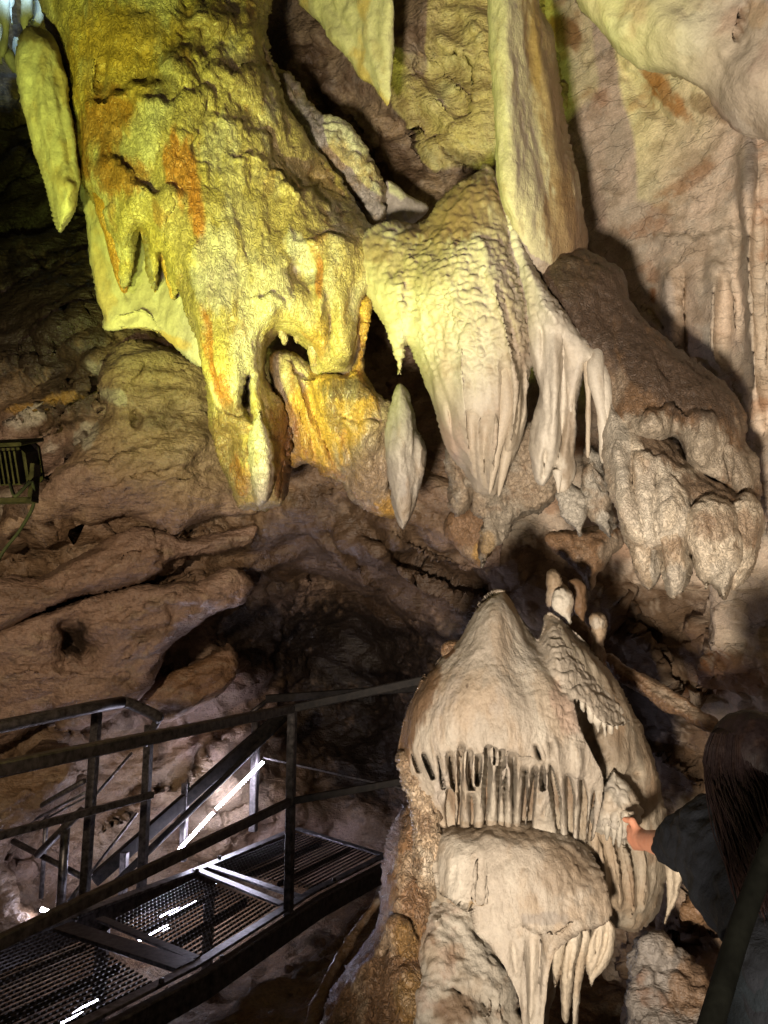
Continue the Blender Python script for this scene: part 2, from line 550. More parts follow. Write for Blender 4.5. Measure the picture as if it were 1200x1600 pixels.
    L(n1.outputs['Fac'], rr.inputs[0]); L(rr.outputs[0], bs.inputs['Roughness'])
    bs.inputs['Specular IOR Level'].default_value = spec
    return m

def plain_mat(name, col, rough=0.5, metal=0.0, var=0.3, scale=40.0, bump=0.0, bstretch=(1, 1, 1), spec=0.5, second=None):
    m, nt, bs = nmat(name)
    N = nt.nodes.new; L = nt.links.new
    tc = N('ShaderNodeTexCoord'); mp = N('ShaderNodeMapping'); mp.inputs['Scale'].default_value = bstretch
    L(tc.outputs['Object'], mp.inputs['Vector'])
    n1 = N('ShaderNodeTexNoise'); n1.inputs['Scale'].default_value = scale; n1.inputs['Detail'].default_value = 5; n1.inputs['Roughness'].default_value = 0.65
    L(mp.outputs[0], n1.inputs['Vector'])
    rp = N('ShaderNodeValToRGB'); c = np.asarray(col, float); c2 = np.asarray(second, float) if second is not None else c * (1 + var)
    rp.color_ramp.elements[0].position = 0.35; rp.color_ramp.elements[0].color = (*(c * (1 - var)), 1)
    rp.color_ramp.elements[1].position = 0.68; rp.color_ramp.elements[1].color = (*np.clip(c2, 0, 1), 1)
    L(n1.outputs['Fac'], rp.inputs[0]); L(rp.outputs[0], bs.inputs['Base Color'])
    rr = N('ShaderNodeMapRange'); rr.inputs[3].default_value = max(0.05, rough - 0.15); rr.inputs[4].default_value = min(1, rough + 0.15)
    L(n1.outputs['Fac'], rr.inputs[0]); L(rr.outputs[0], bs.inputs['Roughness'])
    bs.inputs['Metallic'].default_value = metal; bs.inputs['Specular IOR Level'].default_value = spec
    if bump:
        bp = N('ShaderNodeBump'); bp.inputs['Distance'].default_value = bump; L(n1.outputs['Fac'], bp.inputs['Height']); L(bp.outputs[0], bs.inputs['Normal'])
    return m

def glow_mat(name, col, strength):
    m, nt, bs = nmat(name)
    bs.inputs['Base Color'].default_value = (0.8, 0.8, 0.8, 1)
    bs.inputs['Emission Color'].default_value = (*col, 1); bs.inputs['Emission Strength'].default_value = strength
    return m
# ------------------------------------------------------------------ stone materials
CREAM = np.array([0.50, 0.43, 0.33]); PALE = np.array([0.60, 0.55, 0.46]); TAN = np.array([0.36, 0.27, 0.18])
BROWN = np.array([0.16, 0.095, 0.05]); DARK = np.array([0.075, 0.05, 0.034]); RUST = np.array([0.36, 0.14, 0.035])
OCHRE = np.array([0.46, 0.27, 0.065]); YO = np.array([.48, .36, .12]); PINK = np.array([0.45, 0.31, 0.24]); GREY = np.array([0.30, 0.27, 0.24])

M_yel = rock_mat('crinkled_flowstone', [('n', 7, (1, 1, .6), .014), ('x', 46, (1, 1, .55), .0032), ('n', 130, (1, 1, 1), .002)], rough=.38, spec=.5, var=.35, crack=.4)
M_smooth = rock_mat('smooth_flowstone', [('n', 9, (1, 1, .35), .012), ('n', 45, (1, 1, .5), .006), ('n', 160, (1, 1, .8), .0025)], rough=.55, spec=.35, var=.2)
M_dome = rock_mat('scaled_flowstone', [('n', 12, (1, 1, .4), .008), ('n', 150, (1, 1, .6), .002)], rough=.52, spec=.4, var=.18)
M_pop = rock_mat('popcorn_flowstone', [('n', 10, (1, 1, .6), .015), ('x', 62, (1, 1, .8), .0026), ('n', 180, (1, 1, 1), .002)], rough=.5, spec=.45, var=.35, crack=.4)
M_wall = rock_mat('cave_rock', [('n', 5, (1, 1, 1), .05), ('n', 11, (.6, 1, 2.2), .025), ('n', 34, (1, 1, 1), .007), ('n', 130, (1, 1, 1), .002)], rough=.43, spec=.5, var=.4, fine=60)
M_ceil = rock_mat('etched_ceiling_rock', [('n', 4, (1, 1, 1), .02), ('x', 26, (1.0, .8, 2.2), .0015), ('k', 6, (.55, .8, 1.7), .002), ('n', 90, (1, 1, 1), .002)], rough=.6, spec=.35, var=.25, crack=.12)
M_brown = rock_mat('fretted_flowstone', [('n', 8, (1, 1, .6), .03), ('x', 52, (1, 1, .7), .005), ('n', 140, (1, 1, 1), .002)], rough=.4, spec=.5, var=.4, crack=.45)
M_soil = rock_mat('cave_soil', [('n', 12, (1, 1, 1), .05), ('n', 60, (1, 1, 1), .015), ('n', 220, (1, 1, 1), .004)], rough=.75, spec=.3, var=.6, fine=60)

# ------------------------------------------------------------------ setting: walls, ceiling, floor
wl = sheet(-420, 780, -420, 1600, 4.0,
    [(-400, -400, 5.0), (0, -300, 6.2), (300, -300, 5.2), (700, -300, 5.0), (20, 60, 7.2), (-60, 150, 6.6), (20, 220, 6.4), (0, 330, 6.2), (150, 330, 5.8), (60, 450, 5.4), (150, 560, 4.95),
     (100, 650, 4.9), (40, 740, 4.8), (-100, 700, 4.5), (250, 600, 4.95), (300, 700, 5.1), (400, 550, 4.9), (600, 560, 4.8), (700, 650, 4.7),
     (0, 900, 5.1), (150, 800, 5.2), (300, 800, 5.2), (450, 800, 4.75), (600, 850, 4.5), (730, 850, 4.35), (0, 1050, 5.4), (200, 930, 5.4), (330, 900, 5.35),
     (430, 985, 6.9), (550, 1000, 7.3), (640, 990, 6.6), (330, 1060, 6.0), (500, 1130, 7.2), (600, 1130, 7.0), (730, 1050, 5.4), (100, 1100, 5.5), (200, 1150, 6.0),
     (200, 1280, 5.8), (340, 1230, 5.85), (450, 1260, 6.2), (560, 1270, 6.2), (680, 1320, 6.0), (0, 1200, 5.3), (20, 1340, 5.1), (0, 1440, 4.9), (100, 1450, 5.6), (300, 1450, 6.1),
     (500, 1500, 6.2), (700, 1550, 6.0), (-400, 600, 3.6), (-400, 1100, 4.0), (-400, 1500, 3.9), (780, 200, 4.9)],
    feats=[('l', [(200, 535), (158, 585), (160, 640), (150, 668), (110, 700), (75, 748), (55, 790), (10, 835)][::-1], 0.297, 130, 4),
           ('l', [(77, 737), (160, 723), (213, 707), (277, 670), (330, 650)], .10, 60, 2),
           ('l', [(60, 690), (100, 632), (60, 640), (0, 680)], .12, 60, 3),
           ('l', [(0, 850), (40, 822), (110, 803), (140, 817), (187, 807), (240, 820), (277, 840), (333, 830)][::-1], 0.270, 90, 3),
           ('l', [(0, 985), (67, 917), (143, 870), (187, 833), (250, 826), (300, 842)], .16, 70, 3),
           ('l', [(0, 962), (50, 957), (133, 927), (207, 910), (287, 877), (367, 860)][::-1], 0.189, 60, 2),
           ('l', [(90, 1020), (140, 972), (210, 962), (267, 905), (330, 925), (385, 920)][::-1], 0.203, 60, 2),
           ('l', [(60, 1100), (140, 1080), (200, 1090), (230, 1040), (280, 985), (345, 945), (390, 918)][::-1], 0.405, 70, 4),
           ('b', 300, 1080, 75, 38, .55, -18), ('b', 110, 1012, 34, 32, -.35), ('b', 330, 830, 30, 50, .12), ('b', 240, 640, 40, 24, .1, -20),
           ('b', 190, 690, 60, 18, .1, -15), ('b', 90, 690, 50, 30, -.2, -30), ('b', 60, 500, 90, 40, .12, -15), ('b', 250, 560, 70, 40, .12),
           ('r', [(480, 840), (540, 870), (590, 930), (660, 960)], .2, 13), ('r', [(540, 830), (620, 890), (720, 940), (820, 960)], .26, 15), ('r', [(560, 820), (640, 880), (760, 930)], -.2, 10), ('r', [(500, 800), (560, 880), (620, 950)], -.14, 9), ('r', [(600, 830), (680, 880), (760, 900)], .12, 9),
           ('r', [(460, 870), (470, 920), (440, 960)], -.1, 7),
           ('r', [(400, 860), (420, 930), (400, 960)], .08, 12), ('r', [(690, 870), (650, 900), (610, 960)], .06, 9),
           ('l', [(0, 240), (80, 260), (150, 330)], .2, 90, 5), ('l', [(0, 430), (90, 400), (160, 410)], .14, 70, 4), ('l', [(0, 560), (80, 530), (160, 500)], .1, 40, 3),
           ('b', 60, 1160, 60, 50, .25, 20), ('b', 20, 1330, 46, 70, .3, 10), ('b', 350, 1230, 40, 60, .16, 20), ('b', 120, 1260, 60, 30, .2, -20), ('b', 470, 1240, 40, 60, .12),
           ('l', [(140, 1300), (230, 1240), (300, 1210), (350, 1140)], .15, 50, 3)],
    noise=[('f', 1.0, .12), ('f', bed(26, .9, 1.5, 3.4), .10, lambda x, y: 1 - sstep(420, 560, x)), ('f', bed(-32, .9, 1.5, 3.6), .09, lambda x, y: sstep(420, 560, x)), ('c', bed(24, .9, 1.3, 2.6), .07, lambda x, y: 1 - .6 * sstep(420, 560, x)), ('c', bed(24, 2.4, 3, 7), .022), ('f', bed(20, 4, 5, 10), .018), ('r', bed(24, 3, 5, 14), .010), ('F', 16, .005)])
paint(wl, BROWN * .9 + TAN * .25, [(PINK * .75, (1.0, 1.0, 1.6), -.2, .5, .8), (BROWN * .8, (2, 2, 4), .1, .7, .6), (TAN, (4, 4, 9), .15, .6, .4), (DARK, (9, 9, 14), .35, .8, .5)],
      [(60, 300, 260, 170, 0, DARK * .4, .96), (60, 490, 170, 120, 0, DARK * .42, .93), (110, 600, 60, 80, 30, DARK * .6, .8), (30, 760, 60, 60, 0, DARK, .7),  # upper patches: dark wet rock, darkened further to stand in for shade
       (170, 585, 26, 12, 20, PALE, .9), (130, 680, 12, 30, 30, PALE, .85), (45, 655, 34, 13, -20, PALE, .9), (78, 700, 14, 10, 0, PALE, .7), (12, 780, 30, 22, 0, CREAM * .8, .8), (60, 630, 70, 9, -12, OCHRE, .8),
       (240, 580, 80, 50, 0, TAN * .8, .6), (430, 990, 110, 60, 0, DARK * .3, .95), (560, 1020, 190, 100, 0, DARK * .28, .97), (600, 1150, 140, 120, 0, DARK * .3, .95), (480, 1120, 70, 80, 0, DARK * .5, .8),  # blackish patches paint the recess's shade into the rock
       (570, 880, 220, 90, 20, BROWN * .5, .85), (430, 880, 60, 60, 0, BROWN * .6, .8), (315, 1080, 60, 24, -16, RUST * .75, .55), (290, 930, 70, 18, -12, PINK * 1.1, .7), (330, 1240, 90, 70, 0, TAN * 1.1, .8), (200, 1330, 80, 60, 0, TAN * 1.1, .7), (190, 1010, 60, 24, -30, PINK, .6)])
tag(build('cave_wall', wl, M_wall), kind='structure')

wr = sheet(760, 1640, -420, 1750, 4.0,
    [(760, -350, 4.6), (900, -300, 4.1), (1200, -300, 3.0), (1600, -300, 2.2), (870, 60, 4.25), (900, 200, 4.15), (950, 330, 4.0), (1000, 200, 3.85), (1080, 300, 3.65), (1190, 220, 3.35), (1000, 430, 3.95), (1100, 480, 3.6), (1180, 500, 3.35),
     (1150, 680, 3.5), (1190, 760, 3.3), (1195, 900, 3.3), (1050, 600, 4.0), (900, 500, 4.4), (800, 600, 4.8), (770, 850, 4.6), (850, 900, 4.5), (950, 980, 4.6), (1060, 900, 4.3), (1000, 1100, 4.5), (1100, 1050, 3.75), (1190, 1020, 3.4),
     (1100, 1250, 4.0), (1000, 1300, 4.2), (900, 1300, 4.6), (770, 1250, 5.6), (1080, 1400, 3.4), (1180, 1450, 3.0), (1000, 1480, 3.6), (850, 1650, 4.4), (1150, 1650, 2.7), (1500, 200, 2.3), (1500, 900, 2.3), (1500, 1500, 2.2)],
    feats=[('r', [(1166, 195), (1168, 300), (1170, 420), (1176, 560), (1184, 700)], .16, 13), ('r', [(1192, 230), (1196, 400), (1198, 640)], .06, 10), ('r', [(1152, 300), (1152, 430), (1160, 560)], -.05, 6),
           ('b', 1044, 412, 15, 12, .05), ('r', [(1044, 410), (1046, 470), (1052, 560)], .10, 15), ('b', 1118, 420, 15, 12, .05), ('r', [(1116, 415), (1112, 480), (1110, 580)], .10, 13), ('r', [(1086, 415), (1092, 480), (1098, 560)], .05, 11),
           ('r', [(1070, 420), (1070, 480), (1072, 560)], -.04, 6), ('r', [(1134, 420), (1132, 480), (1128, 580)], -.05, 6), ('r', [(1128, 560), (1140, 640), (1150, 700)], .05, 14),
           ('l', [(1020, 380), (1060, 362), (1100, 372), (1150, 350)], .06, 90, 4), ('l', [(985, 470), (1020, 500), (1060, 540), (1120, 600)], .05, 30, 3),
           ('l', [(960, 80), (1000, 130), (1040, 175), (1080, 190)], -.03, 30, 2), ('r', [(970, 100), (1010, 160), (1050, 190)], -.02, 9),
           ('l', [(920, 905), (980, 950), (1050, 1060), (1110, 1110)], .16, 60, 4), ('r', [(930, 890), (1000, 960), (1060, 1040)], .07, 14), ('b', 1120, 1060, 60, 30, .2, -20), ('b', 1180, 990, 30, 60, .12),
           ('l', [(1000, 1160), (1060, 1190), (1110, 1240)], .1, 60, 3), ('b', 1100, 1410, 40, 40, .25, 30), ('b', 1020, 1490, 40, 50, .12), ('b', 1170, 1520, 30, 60, .2),
           ('l', [(1040, 1450), (1080, 1440), (1120, 1470)], -.2, 40, 3)],
    noise=[('f', 1.3, .09, lambda x, y: .2 + sstep(500, 800, y)), ('c', (2.2, 2.2, 3.6), .08, lambda x, y: sstep(650, 900, y)), ('f', 5, .010), ('c', (7, 7, 10), .018, lambda x, y: sstep(650, 900, y)), ('r', (9, 9, 16), .004), ('F', 20, .006)])
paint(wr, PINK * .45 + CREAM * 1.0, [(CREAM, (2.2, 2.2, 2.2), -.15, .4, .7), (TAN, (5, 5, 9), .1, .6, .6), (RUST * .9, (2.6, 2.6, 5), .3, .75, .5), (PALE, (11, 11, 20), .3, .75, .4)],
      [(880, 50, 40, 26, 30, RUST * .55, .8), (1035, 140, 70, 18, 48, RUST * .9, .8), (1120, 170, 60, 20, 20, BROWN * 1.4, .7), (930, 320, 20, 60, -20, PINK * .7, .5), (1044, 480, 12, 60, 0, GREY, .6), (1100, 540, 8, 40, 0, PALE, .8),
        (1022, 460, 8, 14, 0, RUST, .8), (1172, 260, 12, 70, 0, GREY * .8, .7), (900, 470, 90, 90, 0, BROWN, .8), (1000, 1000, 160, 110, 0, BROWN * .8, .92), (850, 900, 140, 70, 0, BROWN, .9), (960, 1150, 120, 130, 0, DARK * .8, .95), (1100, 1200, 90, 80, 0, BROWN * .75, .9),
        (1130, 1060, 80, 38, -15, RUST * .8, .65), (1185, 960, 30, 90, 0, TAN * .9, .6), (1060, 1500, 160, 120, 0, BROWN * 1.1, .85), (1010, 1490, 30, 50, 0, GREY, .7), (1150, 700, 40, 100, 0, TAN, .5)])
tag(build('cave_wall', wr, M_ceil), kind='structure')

# bare rock lobe of the roof, upper right
cl = relief([(880, -120), (905, 5), (930, 42), (968, 78), (1012, 98), (1062, 117), (1112, 143), (1150, 182), (1204, 216), (1300, 260), (1500, 300), (1560, -120), (1200, -300)],
            [(930, 0, 3.55), (1100, 100, 3.2), (1250, 200, 2.95), (1200, -200, 3.0), (1500, 100, 2.4)], .16, 50, Tb=.5, step=4,
            feats=[('r', [(1164, 2), (1160, 25), (1150, 62)], -.02, 4), ('r', [(1150, 62), (1128, 95), (1122, 130)], -.008, 4), ('b', 1040, 40, 60, 40, .05, 20), ('b', 960, 40, 30, 24, .03), ('b', 1110, 110, 60, 24, -.03, 30), ('b', 1170, 120, 50, 40, .04)],
            noise=[('f', 2.2, .035), ('f', 8, .008), ('F', 30, .003)])
paint(cl, CREAM * 1.08, [(PINK * 1.1, 2.5, -.1, .5, .7), (PALE, 4, .2, .6, .6), (TAN, 9, .4, .8, .35)], [(1157, 32, 3.5, 34, 12, BROWN, .8), (1182, 20, 22, 26, 0, OCHRE, .3)])
tag(build('cave_ceiling', cl, rock_mat('bare_roof_rock', [('n', 6, (1, 1, 1), .02), ('n', 50, (1, 1, 1), .004)], rough=.6, spec=.35, var=.14)), kind='structure')

# lit roof slabs behind the fin
cb = sheet(360, 930, -420, 470, 4.0, [(360, -400, 4.6), (900, -400, 4.5), (420, 60, 5.0), (500, 150, 4.95), (560, 250, 4.9), (640, 320, 4.6), (700, 270, 4.45), (650, 150, 4.4), (740, 200, 4.3), (700, 50, 4.35), (620, 20, 4.5), (800, 300, 4.3), (900, 400, 4.4), (500, 440, 4.7)],
    feats=[('r', [(640, 60), (690, 130), (740, 190)], -.06, 10), ('r', [(660, 20), (710, 90), (765, 140)], .05, 14), ('l', [(607, 170), (627, 187), (657, 230), (700, 262), (745, 275)], -.24, 60, 3), ('r', [(650, 170), (690, 230), (735, 265)], -.03, 7),
           ('b', 720, 110, 40, 20, -.08, 35), ('b', 745, 40, 30, 40, .1), ('r', [(430, 40), (480, 130), (560, 220), (650, 290)], .1, 22), ('r', [(470, 110), (530, 200), (600, 280)], -.12, 14)],
    noise=[('f', 1.6, .07), ('c', (2.5, 2.5, 3), .05), ('f', 7, .012), ('c', (8, 8, 12), .012), ('r', (14, 14, 14), .005), ('F', 24, .006)])
paint(cb, CREAM * .45 + OCHRE * .4, [(TAN, 3, -.1, .5, .7), (BROWN, 5, .15, .6, .6), (CREAM * .9, 7, .3, .7, .5)], [(470, 130, 60, 120, -35, BROWN * .7, .85), (600, 250, 90, 40, 40, BROWN * .8, .8), (720, 250, 40, 14, 30, DARK, .6)])  # dark strip paints the shadow along the slab's lower edge
tag(build('cave_ceiling', cb, M_wall), kind='structure')

# bare bedrock shelves that arch over the walkway
for outl, dm, T, R, ft, base in (
        ([(158, 588), (200, 538), (262, 540), (310, 570), (340, 640), (372, 760), (400, 800), (330, 812), (277, 836), (240, 818), (187, 806), (140, 816), (108, 804), (40, 822), (5, 836), (20, 800), (62, 760), (112, 702), (150, 667), (162, 640)],
         [(200, 560, 4.62), (60, 780, 4.5), (250, 700, 4.6), (330, 640, 4.75), (360, 800, 4.78), (120, 800, 4.55)], .20, 46,
         [('l', [(75, 737), (160, 723), (213, 707), (277, 668)], .07, 60, 3), ('l', [(130, 770), (200, 752), (260, 740), (330, 748)], .04, 40, 3), ('r', [(205, 640), (216, 655), (208, 668)], -.05, 6), ('b', 185, 620, 24, 24, .05), ('r', [(230, 565), (215, 590), (208, 602)], -.03, 4), ('b', 270, 640, 40, 14, -.05, -30), ('b', 300, 700, 40, 30, .06)], (BROWN * .6 + TAN * .5) * 1.25),
        ([(-60, 900), (10, 905), (67, 905), (110, 880), (143, 862), (187, 828), (240, 824), (290, 836), (340, 826), (400, 820), (396, 850), (367, 862), (330, 872), (287, 880), (250, 898), (207, 914), (170, 922), (133, 930), (90, 945), (50, 962), (0, 985), (-60, 1010)],
         [(-40, 950, 4.55), (150, 890, 4.66), (380, 840, 4.9)], .16, 30, [('l', [(60, 930), (140, 896), (210, 868), (280, 856)], .04, 40, 3), ('r', [(255, 850), (258, 880)], -.02, 3)], (BROWN * .5 + PINK * .35) * 1.25),
        ([(-60, 1010), (50, 965), (132, 934), (205, 918), (267, 908), (310, 912), (360, 890), (388, 912), (372, 938), (330, 952), (300, 975), (276, 998), (252, 1040), (226, 1076), (200, 1100), (150, 1128), (96, 1140), (80, 1110), (30, 1150), (-60, 1170)],
         [(-40, 1060, 4.75), (150, 1000, 4.85), (380, 910, 5.0), (150, 1120, 5.0)], .17, 30,
         [('b', 112, 1008, 30, 30, -.35, -40), ('l', [(140, 975), (210, 960), (262, 928), (330, 930)], .05, 40, 3), ('l', [(170, 1040), (230, 1000), (280, 960)], .03, 40, 3), ('r', [(258, 940), (268, 960), (262, 985)], -.03, 4), ('l', [(0, 1060), (70, 1040), (130, 1060)], .05, 50, 4), ('b', 110, 1100, 30, 18, .05)], (BROWN * .4 + PINK * .45) * 1.25),
        ([(222, 1098), (240, 1072), (275, 1052), (312, 1032), (345, 1008), (368, 1020), (372, 1048), (352, 1078), (310, 1100), (270, 1128), (235, 1132)], [(240, 1100, 5.35), (360, 1030, 5.5)], .16, 22, [('l', [(240, 1090), (300, 1066), (350, 1046)], .04, 24, 2)], RUST * .35 + TAN * .35),
        ([(-60, 1240), (20, 1200), (70, 1160), (110, 1170), (120, 1220), (90, 1262), (40, 1290), (10, 1340), (30, 1400), (60, 1440), (20, 1490), (-60, 1520)], [(-30, 1350, 4.6), (90, 1200, 5.0)], .2, 40, [('l', [(0, 1260), (50, 1230), (100, 1210)], .05, 40, 3)], (BROWN * .8 + TAN * .2) * 1.25)):
    q = relief(outl, dm, T, R, Tb=.5, step=2.6, feats=ft, noise=[('f', bed(24, 1.6, 2.4, 5), .035), ('c', bed(22, 2.2, 3, 6), .018), ('f', bed(24, 6, 8, 18), .010), ('r', bed(24, 4, 6, 22), .006), ('F', 22, .004)])
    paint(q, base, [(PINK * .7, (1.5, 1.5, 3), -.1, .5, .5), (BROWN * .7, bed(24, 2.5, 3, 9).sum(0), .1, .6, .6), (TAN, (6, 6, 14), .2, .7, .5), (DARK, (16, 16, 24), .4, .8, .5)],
          [(180, 620, 30, 14, 20, PALE * .8, .7), (140, 680, 10, 26, 30, PALE * .8, .8), (118, 1000, 26, 40, 30, DARK * .6, .9), (250, 650, 60, 20, -20, DARK * 1.4, .5), (220, 560, 60, 24, 0, TAN * .8, .5)])  # darkest patch paints the shade of the shelf's hollow
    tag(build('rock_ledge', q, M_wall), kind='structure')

# floor: soil that dips under the walkway and rises to the foot of the formations
def floor_z(x, y):
    nd = (x + .443) * .93 - (y - 3.85) * .37           # + on the right of the walkway's near edge
    z = -.60 + .46 * sstep(-.32, .0, nd) - .20 * sstep(.5, 1.3, nd) + .10 * sstep(4.6, 6.5, y) * (nd < 0) - .25 * sstep(2.4, .8, y)
    return z + .35 * sstep(-1.6, -3.2, x + .25 * (y - 4))
gx = np.linspace(-5, 4, 301); gy = np.linspace(-1.5, 8, 317)
X, Y = np.meshgrid(gx, gy)
fl = Body(); fl.V = np.stack([X.ravel(), Y.ravel(), floor_z(X, Y).ravel()], 1); fl.px, fl.py = project(fl.V)
I = np.arange(X.size).reshape(X.shape)
fl.Fq = np.stack([I[:-1, :-1].ravel(), I[:-1, 1:].ravel(), I[1:, 1:].ravel(), I[1:, :-1].ravel()], 1)
displace(fl, [('f', 1.4, .06), ('f', 5, .03), ('F', 14, .018)])
paint(fl, BROWN * 1.2, [(TAN * .8, 3, 0, .6, .6), (DARK, 6, .1, .6, .7), (CREAM * .7, 22, .5, .9, .7)])
tag(build('cave_floor', fl, M_soil), kind='structure')

# ------------------------------------------------------------------ helper for formations
def mid(*bs):
    V = np.concatenate([b.V for b in bs]); lo, hi = V.min(0), V.max(0)
    return Vector(((lo[0] + hi[0]) / 2, (lo[1] + hi[1]) / 2, lo[2]))

def drip(pts, rad, sides=14, noise=(('f', 22, .004),), squash=None, n=6):
    """tapering drip; pts (px, py, depth), rad in px at that depth"""
    w = [P(*p) for p in pts]
    dmean = sum(p[2] for p in pts) / len(pts)
    return tube(w, [r * dmean / F for r in rad], sides, n, noise, squash)

# ------------------------------------------------------------------ pale stalactite at far left
s1 = relief([(40, 45), (57, 44), (82, 60), (104, 108), (112, 160), (121, 230), (127, 280), (122, 303), (117, 333), (101, 356), (94, 364), (89, 354), (80, 320), (70, 283), (50, 220), (34, 167), (25, 100), (28, 66)],
            [(50, 60, 3.55), (60, 200, 3.5), (95, 350, 3.45)], .15, 22, step=2,
            feats=[('r', [(62, 70), (66, 200), (92, 320)], .02, 10), ('r', [(84, 80), (98, 180), (112, 290)], -.025, 7), ('r', [(46, 110), (58, 200), (80, 290)], -.012, 6), ('b', 104, 300, 10, 30, .03)],
            noise=[('f', (6, 6, 2.5), .016), ('F', (20, 20, 9), .006)])
paint(s1, CREAM * .98, [(OCHRE * .8, (6, 6, 3), .0, .6, .45), (TAN, (16, 16, 6), .2, .7, .5), (PALE, (9, 9, 3), .2, .7, .5)], [(60, 50, 50, 20, 0, BROWN, .75), (100, 120, 14, 60, -6, OCHRE * .8, .5)])
o = tag(build('stalactite', s1, M_smooth), 'broad pale stalactite with a blunt pointed tip hanging free beside the yellow flowstone', 'stalactite', kind='thing')

# ------------------------------------------------------------------ the great yellow flowstone mass
yel_noise = [('f', (3, 3, 2), .028), ('f', (8, 8, 1.3), .016), ('B', (8, 8, 4), .010), ('F', (18, 18, 8), .007), ('B', (24, 24, 18), .016, lambda x, y: sstep(240, 300, x) * (1 - sstep(230, 330, y - .25 * (x - 300)))), ('B', (34, 34, 18), .006)]
body = relief([(60, -60), (64, 10), (76, 50), (92, 110), (104, 170), (116, 230), (122, 275), (138, 305), (153, 345), (168, 385), (181, 425), (192, 453), (200, 440), (207, 408), (213, 380), (220, 362), (226, 392), (233, 428), (242, 457), (247, 428), (250, 396), (257, 412), (265, 445), (273, 472), (277, 452), (282, 448), (293, 485), (306, 530), (312, 575), (318, 605), (325, 650), (335, 682), (345, 720), (360, 757), (374, 788), (400, 795), (425, 793), (443, 785), (452, 735), (462, 690), (452, 650), (438, 625), (420, 600), (414, 590),
               (411, 560), (416, 538), (430, 520), (445, 524), (462, 528), (482, 545), (486, 575), (500, 590), (540, 585), (560, 560), (566, 520), (566, 480), (578, 450), (600, 400), (585, 365), (565, 345), (540, 300), (500, 245), (470, 205), (440, 160), (425, 100), (415, 40), (412, -60), (240, -130)],
              [(110, 0, 3.75), (250, 0, 3.7), (400, 0, 3.95), (130, 200, 3.66), (250, 200, 3.55), (400, 200, 3.72), (500, 290, 3.82), (150, 440, 3.62), (300, 400, 3.46), (450, 400, 3.52), (560, 430, 3.55), (320, 600, 3.42), (390, 600, 3.40), (390, 780, 3.45), (500, 560, 3.6)],
              .28, 46, Tb=.45, step=2.5,
              feats=[('l', [(128, 165), (150, 142), (190, 132), (238, 128), (250, 122)], 0.080, 70, 12), ('l', [(145, 262), (160, 238), (190, 244), (215, 282), (235, 296), (262, 288), (290, 300)], 0.072, 60, 12),
                     ('l', [(205, 170), (220, 152), (262, 158), (300, 150), (330, 145), (345, 172)], 0.048, 60, 9), ('b', 275, 110, 26, 30, .06), ('b', 335, 30, 34, 22, .10), ('b', 378, 62, 14, 20, .08),
                     ('l', [(250, 90), (285, 72), (330, 90), (350, 60)], 0.056, 40, 9), ('l', [(310, 120), (340, 100), (372, 110), (400, 100)], 0.064, 40, 9), ('l', [(330, 190), (360, 175), (400, 205), (440, 245)], 0.040, 40, 6), ('l', [(350, 235), (400, 240), (440, 270), (490, 300)], 0.040, 40, 6),
                     ('l', [(425, 300), (455, 285), (490, 305), (540, 350)], 0.056, 50, 6), ('b', 470, 420, 20, 34, -.09, -25), ('l', [(395, 465), (430, 462), (445, 480)], 0.040, 40, 9),
                     ('b', 432, 120, 22, 60, -.14, -25), ('b', 505, 285, 20, 50, -.16, -30), ('r', [(345, 130), (420, 210), (500, 300), (545, 350)], -.05, 13),
                     ('b', 300, 560, 40, 120, .06), ('r', [(380, 640), (384, 610), (388, 578)], -.22, 6), ('r', [(384, 600), (386, 640), (398, 660)], -.12, 6), ('b', 360, 690, 26, 50, -.12), ('b', 440, 690, 20, 60, -.12), ('l', [(330, 665), (350, 642), (378, 650), (395, 640)], 0.048, 40, 9),
                     ('r', [(320, 660), (345, 720), (375, 785)], .05, 9), ('b', 540, 370, 40, 30, .04), ('b', 200, 60, 40, 50, .05), ('r', [(160, 90), (152, 140)], -.06, 6), ('l', [(480, 375), (530, 365), (570, 380)], 0.040, 30, 9),
                     ('r', [(498, 440), (502, 500), (500, 570)], .03, 8), ('r', [(530, 440), (535, 500), (540, 570)], .03, 8), ('r', [(515, 460), (518, 570)], -.03, 5), ('b', 490, 515, 10, 22, .04)],
              noise=yel_noise)
YELL = [(YO, (3.2, 3.2, 1.6), -.1, .45, .75), (CREAM * .85 + YO * .12, (5, 5, 2.5), .0, .5, .8), (RUST, (9, 9, 3), .38, .8, .5), (BROWN * 1.3, (14, 14, 8), .45, .85, .4)]
